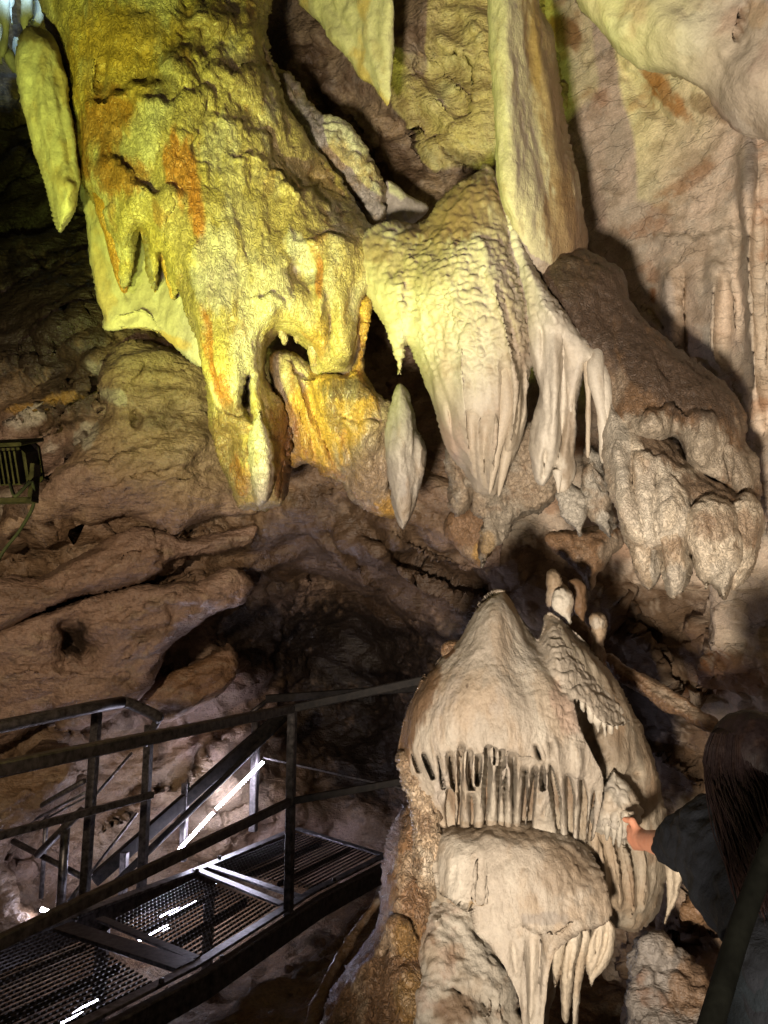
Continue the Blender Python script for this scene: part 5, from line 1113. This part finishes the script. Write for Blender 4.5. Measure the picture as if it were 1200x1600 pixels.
U = [((286, 1398, -.3), (338, 1378, -.3)), ((252, 1432, -.3), (306, 1410, -.3)), ((218, 1468, -.3), (262, 1448, -.3)), ((98, 1598, -.3), (150, 1562, -.3))]
for (a, b), lb in zip(U, ('LED tube glowing under the grating next to the cross bar', 'second LED tube from the cross bar seen through the grating', 'LED tube under the middle grating next to the wide dark cross plate', 'LED tube seen through the nearest grating at the bottom of the photo')):
    tag(build('led_tube', pipe([G(*a), G(*b)],   .011, 1, 10), M_led2), lb, 'lamp', 'LED tube lamps', 'thing')

# -------- stair rails going down at far left
T_dr = thing('railing', 'tangle of thin stair rails going down at the far left edge', 'railing', P(100, 1440, 4.5))
for (x, y0, y1, dd, w) in ((103, 1286, 1442, 4.45, .052), (74, 1258, 1396, 5.1, .03)):
    a = P(x, y0, dd); b = P(x, y1, dd); b.x, b.y = a.x, a.y
    build('post', pipe([b, a], w / 2, 1), M_frame, T_dr)
for a, b, r, m in (((2, 1294, 4.9), (132, 1220, 4.5), .016, M_steel), ((40, 1288, 4.9), (134, 1238, 4.55), .009, M_frame), ((44, 1294, 4.9), (134, 1246, 4.55), .007, M_frame), ((58, 1336, 4.5), (128, 1266, 4.4), .022, M_steel), ((20, 1314, 4.7), (140, 1376, 4.5), .018, M_steel), ((-20, 1300, 4.3), (8, 1300, 4.6), .016, M_steel), ((112, 1282, 4.45), (122, 1270, 4.4), .012, M_frame), ((96, 1424, 4.5), (142, 1364, 4.6), .014, M_steel)):
    build('rail', pipe([P(*a), P(*b)], r, 1, 10), m, T_dr)

# -------- flood lamp at the left edge, seen from behind
def lampbox():
    c = P(6, 728, 1.95); ax = (P(330, 650, 3.3) - c).normalized(); s = ax.cross(Vector((0, 0, 1))).normalized(); u = s.cross(ax)
    return c, ax, s, u
lc, lax, ls, lu = lampbox()
T_fl = thing('floodlight', 'dark ribbed floodlight on a bracket at the left edge, aimed at the yellow flowstone', 'lamp', lc - Vector((0, 0, .09)))
build('housing', beam(lc - lax * .02, lc + lax * .03, 0.1560, 0.0936, lu, .16), M_housing, T_fl)
build('bezel', beam(lc + lax * .031, lc + lax * .04, 0.1638, 0.1014, lu, .1), M_housing, T_fl)
build('lens', beam(lc + lax * .041, lc + lax * .045, 0.1404, 0.0780, lu, .05), M_lens, T_fl)
build('visor', beam(lc + lu * .056 - lax * .035, lc + lu * .056 + lax * .06, 0.1638, 0.0094, lu, .3), M_housing, T_fl)
for k in range(11):
    q = lc + ls * (-.066 + .0132 * k)
    build('fin', beam(q - lax * .045, q - lax * .021, 0.0047, 0.0819, lu, .1), M_housing, T_fl)
for sg in (-1, 1):
    build('bracket', beam(lc + ls * .088 * sg, lc + ls * .088 * sg - Vector((0, 0, .09)), .012, .03, lax), M_housing, T_fl)
build('bracket', beam(lc - ls * .094 - Vector((0, 0, .09)), lc + ls * .094 - Vector((0, 0, .09)), .03, .012), M_housing, T_fl)
pdn = lc - Vector((0, 0, .096)) - ls * .094; build('stake', beam(pdn, pdn - Vector((.0, -.0, 1.0)), .03, .03, (.3, 1, 0)), M_housing, T_fl)
cbp = [lc - lax * .03 - lu * .03 + ls * .03, P(24, 775, 1.88), P(50, 752, 1.9), P(52, 790, 1.95), P(30, 830, 2.0), P(0, 870, 2.0), P(-40, 960, 2.0), P(-90, 1300, 2.0)]
tag(build('cable', tube(cbp, [.0045, .0045], 8, 6), M_cable), 'thin black cable looping down from the floodlight at the left edge', 'cable', kind='thing')

# -------- pipe handrail beside the person
T_hr = thing('handrail', 'out of focus greenish black pipe handrail rising steeply beside the person at lower right', 'handrail', P(1100, 1700, 1.5))
M_dkrail = plain_mat('painted_pipe', (.004, .0043, .0033), .8, .0, .4, 30, spec=.04)
build('rail', pipe([P(1060, 1760, 1.0), P(1112, 1598, 1.1), P(1150, 1470, 1.2), P(1178, 1390, 1.27), P(1214, 1300, 1.34)], .0175, 4), M_dkrail, T_hr)
build('post', beam(P(1060, 1755, 1.0) - Vector((0, 0, .5)), P(1060, 1755, 1.0), .035, .035, (.3, 1, 0)), M_dkrail, T_hr)

# -------- stones on the soil
def stone(p, r, seed):
    b = tube([p - Vector((0, 0, r * .6)), p - Vector((0, 0, r * .3)), p + Vector((0, 0, r * .2)), p + Vector((0, 0, r * .6))], [r * .5, r, r * .9, r * .3], 12, 3)
    b.V = np.array(p) + (b.V - np.array(p)) * np.array([1.2, .9, .8]); b.V += np.array([seed * 3.1, 0, 0]); displace(b, [('f', 1.2 / r * .5, r * .5), ('f', 3 / r * .5, r * .15)]); b.V -= np.array([seed * 3.1, 0, 0])
    b.px, b.py = project(b.V); return b
pts = []
rs = np.random.default_rng(3)
while len(pts) < 600:
    x = rs.uniform(-1.0, .55); y = rs.uniform(2.0, 5.2)
    if (x + .443) * .93 - (y - 3.85) * .37 < .02: continue
    r = .004 + .016 * rs.random() ** 3
    pts.append(stone(Vector((x, y, float(floor_z(np.array(x), np.array(y))) + .01)), r, len(pts)))
gv = merge(*pts); paint(gv, TAN * .7, [(BROWN, 30, -.1, .4, .8), (PALE * .8, 18, .35, .6, .8)])
tag(build('gravel', gv, M_soil), 'scattered small stones on the brown soil slope', 'gravel', kind='stuff')
for (x, y, r, lb) in ((497, 1515, .035, 'largest pinkish stone lying on the soil slope beside the dark root'), (452, 1572, .022, 'brown angular stone at the bottom of the soil slope'), (400, 1586, .016, 'small pale stone at the bottom edge under the walkway beam')):
    p = G(x, y, -.28); p.z = float(floor_z(np.array(p.x), np.array(p.y))) + .02
    b = stone(p, r, x); paint(b, PINK * .6, [(BROWN, 30, 0, .5, .7)]); tag(build('stone', b, M_soil), lb, 'stone', kind='thing')
# ------------------------------------------------------------------ the person: one continuous body grown from tapered limbs
class Field:
    def __init__(s, lo, hi, h):
        s.lo = np.array(lo, float); s.h = h; s.n = np.ceil((np.array(hi) - s.lo) / h).astype(int) + 1
        s.D = np.full(s.n, 0.25, np.float32)
    def _box(s, lo, hi, pad):
        a = np.maximum(np.floor((lo - pad - s.lo) / s.h).astype(int), 0); b = np.minimum(np.ceil((hi + pad - s.lo) / s.h).astype(int) + 1, s.n)
        if (b <= a).any(): return None
        ax = [s.lo[k] + s.h * np.arange(a[k], b[k]) for k in range(3)]
        return (slice(a[0], b[0]), slice(a[1], b[1]), slice(a[2], b[2])), np.meshgrid(*ax, indexing='ij')
    def add(s, d, sl, k):
        D = s.D[sl]
        if k > 0:
            hh = np.clip(.5 + .5 * (D - d) / k, 0, 1); s.D[sl] = D * (1 - hh) + d * hh - k * hh * (1 - hh)
        else: s.D[sl] = np.minimum(D, d)
    def cone(s, p, q, r0, r1, k=.02, grow=0.0):
        p = np.array(list(p)); q = np.array(list(q)); r0 += grow; r1 += grow
        R_ = max(r0, r1); bx = s._box(np.minimum(p, q) - R_, np.maximum(p, q) + R_, .06)
        if bx is None: return
        sl, (x, y, z) = bx; t = q - p; L2 = (t * t).sum() + 1e-12
        u = np.clip(((x - p[0]) * t[0] + (y - p[1]) * t[1] + (z - p[2]) * t[2]) / L2, 0, 1)
        d = np.sqrt((x - p[0] - u * t[0]) ** 2 + (y - p[1] - u * t[1]) ** 2 + (z - p[2] - u * t[2]) ** 2) - (r0 + (r1 - r0) * u)
        s.add(d.astype(np.float32), sl, k)
    def ell(s, c, r, axes=None, k=.02, grow=0.0):
        c = np.array(list(c)); r = np.array(r, float) + grow; A = np.eye(3) if axes is None else np.array([list(a) for a in axes])
        bx = s._box(c - r.max(), c + r.max(), .06)
        if bx is None: return
        sl, (x, y, z) = bx; v = np.stack([x - c[0], y - c[1], z - c[2]], -1) @ A.T
        k0 = np.sqrt(((v / r) ** 2).sum(-1)); k1 = np.sqrt(((v / (r * r)) ** 2).sum(-1)) + 1e-9
        s.add((k0 * (k0 - 1) / k1).astype(np.float32), sl, k)
    def cut(s, p, nrm):
        """keep the side the normal points away from"""
        g = [s.lo[k] + s.h * np.arange(s.n[k]) for k in range(3)]
        d = ((g[0][:, None, None] - p[0]) * nrm[0] + (g[1][None, :, None] - p[1]) * nrm[1] + (g[2][None, None, :] - p[2]) * nrm[2])
        s.D = np.maximum(s.D, d.astype(np.float32))
    def mesh(s):
        D = s.D; S = D < 0
        n = np.array(D.shape) - 1
        c = np.zeros(n, int)
        for a in (0, 1):
            for b in (0, 1):
                for e in (0, 1): c += S[a:n[0] + a, b:n[1] + b, e:n[2] + e]
        act = (c > 0) & (c < 8); idx = -np.ones(n, int); I = np.argwhere(act); idx[act] = np.arange(len(I))
        acc = np.zeros((len(I), 3)); cnt = np.zeros(len(I))
        for ax in range(3):
            for a in (0, 1):
                for b in (0, 1):
                    o0 = [0, 0, 0]; o1 = [0, 0, 0]; oth = [k for k in range(3) if k != ax]
                    o0[oth[0]] = o1[oth[0]] = a; o0[oth[1]] = o1[oth[1]] = b; o1[ax] = 1
                    d0 = D[I[:, 0] + o0[0], I[:, 1] + o0[1], I[:, 2] + o0[2]]; d1 = D[I[:, 0] + o1[0], I[:, 1] + o1[1], I[:, 2] + o1[2]]
                    m = (d0 < 0) != (d1 < 0); t = np.where(m, d0 / np.where(m, d0 - d1, 1), 0)
                    pos = np.tile(np.array(o0, float), (len(I), 1)); pos[:, ax] += t
                    acc += pos * m[:, None]; cnt += m
        V = s.lo + s.h * (I + acc / cnt[:, None])
        F_ = []
        for ax in range(3):
            oth = [k for k in range(3) if k != ax]
            sh = [slice(None)] * 3; sh2 = [slice(None)] * 3; sh[ax] = slice(0, -1); sh2[ax] = slice(1, None)
            m = S[tuple(sh)] != S[tuple(sh2)]
            E = np.argwhere(m); ok = np.all([(E[:, k] >= 1) & (E[:, k] < n[k]) for k in oth], axis=0) & (E[:, ax] < n[ax]); E = E[ok]
            sg = S[E[:, 0], E[:, 1], E[:, 2]]
            q = []
            for (a, b) in ((0, 0), (1, 0), (1, 1), (0, 1)):
                o = E.copy(); o[:, oth[0]] -= a; o[:, oth[1]] -= b; q.append(idx[o[:, 0], o[:, 1], o[:, 2]])
            q = np.stack(q, 1)
            fl_ = sg if ax != 1 else ~sg
            q = np.where(fl_[:, None], q, q[:, ::-1]); F_.append(q)
        b = Body(); b.V = V; b.Fq = np.concatenate(F_); b.px, b.py = project(V); return b

hip = P(1300, 1520, 1.42); chest = P(1180, 1345, 1.78); neck = P(1172, 1285, 1.83); headc = P(1168, 1196, 1.85)
shL = P(1124, 1300, 1.88); shR = P(1285, 1290, 1.72); elL = P(1052, 1322, 2.14); wrL = P(1004, 1312, 2.36); knL = P(986, 1307, 2.425)
shR2 = shR; elR = P(1330, 1420, 1.62); wrR = P(1345, 1500, 1.72)
gz = -.14
hl = hip + Vector((-.075, .06, -.03)); hr = hip + Vector((.09, -.05, -.03))
knl = Vector((hl.x + .0, hl.y + .10, gz + .46)); knr = Vector((hr.x + .02, hr.y + .06, gz + .46))
anl = Vector((hl.x + .02, hl.y + .0, gz + .08)); anr = Vector((hr.x + .04, hr.y - .04, gz + .08))
fwd = Vector((-.45, .89, 0)).normalized(); side = Vector((.89, .45, 0)).normalized(); upv = Vector((0, 0, 1))
tz = (neck - hip).normalized(); tside = (shR - shL); tside = (tside - tz * tside.dot(tz)).normalized(); tf = tz.cross(tside)

def torso(fd, g=0.0):
    fd.ell(hip, (.155, .115, .13), (tside, tf, tz), .04, g)
    fd.ell(hip.lerp(chest, .5), (.125, .095, .16), (tside, tf, tz), .05, g)
    fd.ell(chest, (.15, .105, .17), (tside, tf, tz), .05, g)
    fd.cone(shL, shR, .058, .058, .05, g)
def arm(fd, a, b, c, g=0.0, upper=True):
    fd.cone(a, b, .052, .043, .03, g)
    if not upper: fd.cone(b, c, .042, .027, .02, g)
def legs(fd, g=0.0):
    for h_, k_, a_ in ((hl, knl, anl), (hr, knr, anr)):
        fd.cone(h_, k_, .085, .056, .03, g); fd.cone(k_, k_.lerp(a_, .35) - fwd * .012, .054, .055, .02, g); fd.cone(k_.lerp(a_, .35) - fwd * .012, a_, .054, .036, .02, g)

lo = np.array([.55, 1.15, gz - .02]); hi = np.array([1.25, 2.55, 1.30])
bd = Field(lo, hi, .0048)
torso(bd); arm(bd, shL, elL, wrL, 0, False); arm(bd, shR, elR, wrR, 0, False); legs(bd)
for a_ in (anl, anr):
    bd.cone(a_, a_ - Vector((0, 0, .045)) + fwd * .02, .036, .034, .02); bd.cone(a_ - Vector((0, 0, .052)) - fwd * .03, a_ - Vector((0, 0, .055)) + fwd * .14, .032, .026, .02)
bd.cone(neck - tz * .02, headc - Vector((0, 0, .06)), .052, .048, .03)
bd.ell(headc + Vector((0, 0, .02)), (.074, .092, .095), (side, fwd, upv), .02)
bd.ell(headc + fwd * .035 - Vector((0, 0, .055)), (.055, .055, .06), (side, fwd, upv), .03)
bd.cone(headc + fwd * .085 + Vector((0, 0, .005)), headc + fwd * .108 - Vector((0, 0, .028)), .010, .014, .012)
bd.ell(headc + fwd * .088 - Vector((0, 0, .058)), (.026, .012, .009), (side, fwd, upv), .01)
for sg in (-1, 1):
    bd.ell(headc + side * .077 * sg - fwd * .005 - Vector((0, 0, .01)), (.011, .022, .034), (side, fwd, upv), .008)
def hand(fd, w, k, out, thumb_dir, spread):
    """palm from wrist w to knuckles k; four fingers curl along out, thumb leaves the side near the wrist"""
    ax = (k - w).normalized(); s_ = spread.normalized(); dn = ax.cross(s_).normalized()
    fd.cone(w, w.lerp(k, .5), .027, .030, .012)
    for i in range(4):
        b_ = k + s_ * (.030 - .020 * i)
        fd.cone(w.lerp(k, .25) + s_ * (.016 - .011 * i), b_, .016, .0115, .012)
        L_ = (.040, .045, .042, .032)[i]
        c_ = b_ + (ax * .8 + out * .25).normalized() * L_; e_ = c_ + (ax * .35 + out * .9).normalized() * L_ * .62; f_ = e_ + (ax * -.1 + out * 1.0).normalized() * L_ * .45
        fd.cone(b_, c_, .0105, .0095, .004); fd.cone(c_, e_, .0095, .0088, .003); fd.cone(e_, f_, .0088, .0075, .003)
    t0 = w.lerp(k, .3) + thumb_dir * .02; t1 = t0 + (thumb_dir * .8 + ax * .7).normalized() * .038; t2 = t1 + (ax + thumb_dir * .2 + out * .3).normalized() * .032
    fd.cone(w.lerp(k, .15), t0, .017, .015, .01); fd.cone(t0, t1, .014, .0115, .006); fd.cone(t1, t2, .011, .009, .004)
hand(bd, wrL, knL, Vector((-.75, .35, -.4)).normalized(), Vector((-.15, -.35, .9)).normalized(), Vector((-.25, .05, 1)))
hand(bd, wrR, wrR + (wrR - elR).normalized() * .085, Vector((-.5, .6, -.5)).normalized(), Vector((-.8, .3, .2)).normalized(), Vector((-.7, .6, 0)))
bm_ = bd.mesh()
paint(bm_, [.52, .24, .15], [([.40, .15, .09], 18, 0, .6, .4), ([.58, .30, .2], 40, .2, .7, .3)])
M_skin = rock_mat('skin', [('n', 160, (1, 1, 1), .0006)], rough=.5, spec=.4, var=.08)
T_p = thing('person', 'person with long dark hair and dark tee shirt, seen from behind, touching the stalagmite', 'person', Vector((hip.x, hip.y, gz)))
build('body', bm_, M_skin, T_p)
M_shirt = rock_mat('cotton_tee', [('n', 16, (1, 1, 1), .012), ('n', 400, (1, 1, 1), .0006)], rough=.85, spec=.15, var=.2)
st_ = Field(lo, hi, .007)
torso(st_, .024); arm(st_, shL, shL.lerp(elL, .92), None, .026); arm(st_, shR, shR.lerp(elR, .6), None, .026)
st_.cone(neck - tz * .05, neck - tz * .01, .07, .058, .03)
sb = st_.mesh()
ax_ = np.array(list((elL - shL).normalized()))
displace(sb, [('f', (9, 9, 9), .014), ('b', (11, 11, 22), .006)])
paint(sb, [.0055, .0065, .009], [([.004, .005, .006], 9, 0, .6, .6)])
build('tee_shirt', sb, M_shirt, T_p)
jn = Field(lo, hi, .0075)
legs(jn, .012); jn.ell(hip - tz * .02, (.158, .118, .12), (tside, tf, tz), .04, .006)
jn.cut(np.array([0, 0, gz + .06]), np.array([0, 0, -1.0]))
jb = jn.mesh(); displace(jb, [('f', (8, 8, 8), .01), ('b', (14, 14, 24), .004)])
paint(jb, [.004, .006, .008], [([.006, .009, .012], 12, 0, .6, .5)])
build('jeans', jb, M_shirt, T_p)
for a_ in (anl, anr):
    sf = Field(np.array(list(a_)) - [.2, .2, .09], np.array(list(a_)) + [.2, .25, .08], .007)
    sf.cone(a_ - Vector((0, 0, .05)) - fwd * .035, a_ - Vector((0, 0, .055)) + fwd * .15, .040, .032, .02); sf.cone(a_, a_ - Vector((0, 0, .03)), .044, .044, .02)
    sfm = sf.mesh(); paint(sfm, [.03, .028, .026]); build('shoe', sfm, M_shirt, T_p)
# hair: a mass over the skull falling down the back, combed into locks
hf = Field(np.array(list(headc)) - [.3, .3, .42], np.array(list(headc)) + [.3, .3, .2], .006)
hf.ell(headc + Vector((0, 0, .03)) - fwd * .012, (.088, .100, .098), (side, fwd, upv), .01)
bk = -fwd
hf.cone(headc + bk * .05 + Vector((0, 0, .0)), headc + bk * .075 - Vector((0, 0, .15)) , .085, .085, .04)
hf.cone(headc + bk * .075 - Vector((0, 0, .14)), headc + Vector((-.05, -.30, -.36)), .085, .04, .04)
hf.cone(headc - side * .066 + fwd * .02, headc - side * .07 + Vector((0, -.12, -.26)), .042, .034, .03)
hf.cone(headc + side * .06 + bk * .01, headc + side * .06 + bk * .04 - Vector((0, 0, .24)), .04, .03, .03)
hm = hf.mesh(); displace(hm, [('f', (14, 14, 3), .008)])
strands = [hm]
rs = np.random.default_rng(11)
for k in range(1500):
    a = rs.uniform(-2.0, 2.0); s_, c_ = math.sin(a), math.cos(a)
    dr = (side * s_ - fwd * c_)
    rr = rs.uniform(.88, 1.07); ph = rs.uniform(0, 6.3); wv = rs.uniform(.003, .014)
    L_ = rs.uniform(.20, .42) if rs.random() < .8 else rs.uniform(.12, .25)
    pts_ = [headc + Vector((0, 0, .112)) + dr * .02, headc + dr * .080 * rr + Vector((0, 0, .075)), headc + dr * .103 * rr + Vector((0, 0, .01))]
    n_ = 6
    for q_ in range(1, n_ + 1):
        t = q_ / n_
        pts_.append(headc + dr * (.106 - .025 * t + .02 * t * rs.random()) * rr + Vector((-.07 * t, -.33 * t, 0)) - Vector((0, 0, L_ * t)) + side * (wv * math.sin(ph + 5 * t)) + fwd * (wv * math.cos(ph + 4 * t)))
    strands.append(tube(pts_, [.0008, .0015, .0017, .0017, .0016, .0014, .0011, .0008, .0003], 4, 2))
hr_ = merge(*strands)
zr = (headc.z - hr_.V[:, 2])
paint(hr_, [.007, .004, .0035], [([.014, .007, .005], (40, 40, 4), 0, .6, .5)])
g_ = (sstep(.14, .36, zr) * sstep(-.3, .5, fbm(hr_.V * np.array([30, 30, 3.0]), 2)))[:, None] * .8; hr_.C = hr_.C * (1 - g_) + np.array([.055, .018, .011]) * g_
build('hair', hr_, rock_mat('dark_hair', [('n', 90, (1, 1, .06), .002)], rough=.6, spec=.12, var=.4), T_p)
eye = bpy.data.meshes
for sg in (-1, 1):
    ef = Field(np.array(list(headc + fwd * .078 + side * .031 * sg)) - .03, np.array(list(headc + fwd * .078 + side * .031 * sg)) + .03, .003)
    ef.ell(headc + fwd * .078 + side * .031 * sg + Vector((0, 0, .012)), (.013, .012, .009), (side, fwd, upv), 0)
    em = ef.mesh(); paint(em, [.5, .47, .44]); build('eye', em, M_skin, T_p)
# rock step that carries her
gx = np.linspace(.45, 1.6, 60); gy = np.linspace(.9, 2.25, 70); X, Y = np.meshgrid(gx, gy)
e_d = np.minimum(np.minimum(X - .45, 1.6 - X), np.minimum(Y - .9, 2.25 - Y))
stp = Body(); stp.V = np.stack([X.ravel(), Y.ravel(), (gz - .012 - .5 * (1 - sstep(0, .16, e_d))).ravel()], 1); I = np.arange(X.size).reshape(X.shape)
stp.Fq = np.stack([I[:-1, :-1].ravel(), I[:-1, 1:].ravel(), I[1:, 1:].ravel(), I[1:, :-1].ravel()], 1); stp.px, stp.py = project(stp.V)
displace(stp, [('f', 6, .012)]); paint(stp, BROWN, [(TAN * .7, 5, 0, .6, .6)])
tag(build('cave_path', stp, M_soil), kind='structure')
# ------------------------------------------------------------------ light
def spot(name, loc, target, col, watt, angle, blend=.6, size=.05):
    L_ = bpy.data.lights.new(name, 'SPOT'); L_.color = col; L_.energy = watt; L_.spot_size = math.radians(angle); L_.spot_blend = blend; L_.shadow_soft_size = size
    o = bpy.data.objects.new(name, L_); COLL.objects.link(o); o.location = loc
    o.rotation_euler = (Vector(target) - Vector(loc)).to_track_quat('-Z', 'Y').to_euler(); return o
def point(name, loc, col, watt, size=.05):
    L_ = bpy.data.lights.new(name, 'POINT'); L_.color = col; L_.energy = watt; L_.shadow_soft_size = size
    o = bpy.data.objects.new(name, L_); COLL.objects.link(o); o.location = loc; return o

spot('flood_and_added_light', lc + lax * .06, P(350, 300, 3.6), (.78, 1.0, .15), 135, 92, .6, .05)
spot('flood_and_added_light', (-1.25, .35, .45), P(400, 10, 3.7), (.86, 1.0, .18), 840, 54, .6, .06)  # added yellow spot out of view, lighting the upper mass evenly
spot('path_lamp_light', (-.5, -.6, .45), P(1140, 680, 3.0), (1.0, .85, .69), 1020, 72, .55, .14)
spot('ledge_lamp_light', (-1.4, .2, 1.5), P(110, 880, 4.8), (1.0, .77, .54), 420, 54, .9, .1)
spot('far_chamber_light', P(40, -90, 5.6), P(10, 40, 6.6), (.45, .75, 1.0), 60, 60, .6, .1)
point('chamber_fill_light', (-1.0, .9, .5), (1.0, .78, .62), 9, .4)

w = bpy.data.worlds.new('World'); SC.world = w; w.use_nodes = True
w.node_tree.nodes['Background'].inputs[0].default_value = (.9, .8, .75, 1); w.node_tree.nodes['Background'].inputs[1].default_value = .012

cam = bpy.data.cameras.new('camera'); co_ = bpy.data.objects.new('camera', cam); COLL.objects.link(co_)
cam.sensor_fit = 'VERTICAL'; cam.sensor_height = 24; cam.lens = 24 * F / H; cam.clip_start = .02; cam.clip_end = 200
co_.location = (0, 0, CAMZ); co_.rotation_euler = (math.pi / 2 + PITCH, 0, 0)
SC.camera = co_
SC.view_settings.view_transform = 'Standard'; SC.view_settings.look = 'None'; SC.view_settings.gamma = 1; SC.view_settings.exposure = 0
SC.cycles.max_bounces = 5; SC.cycles.diffuse_bounces = 3
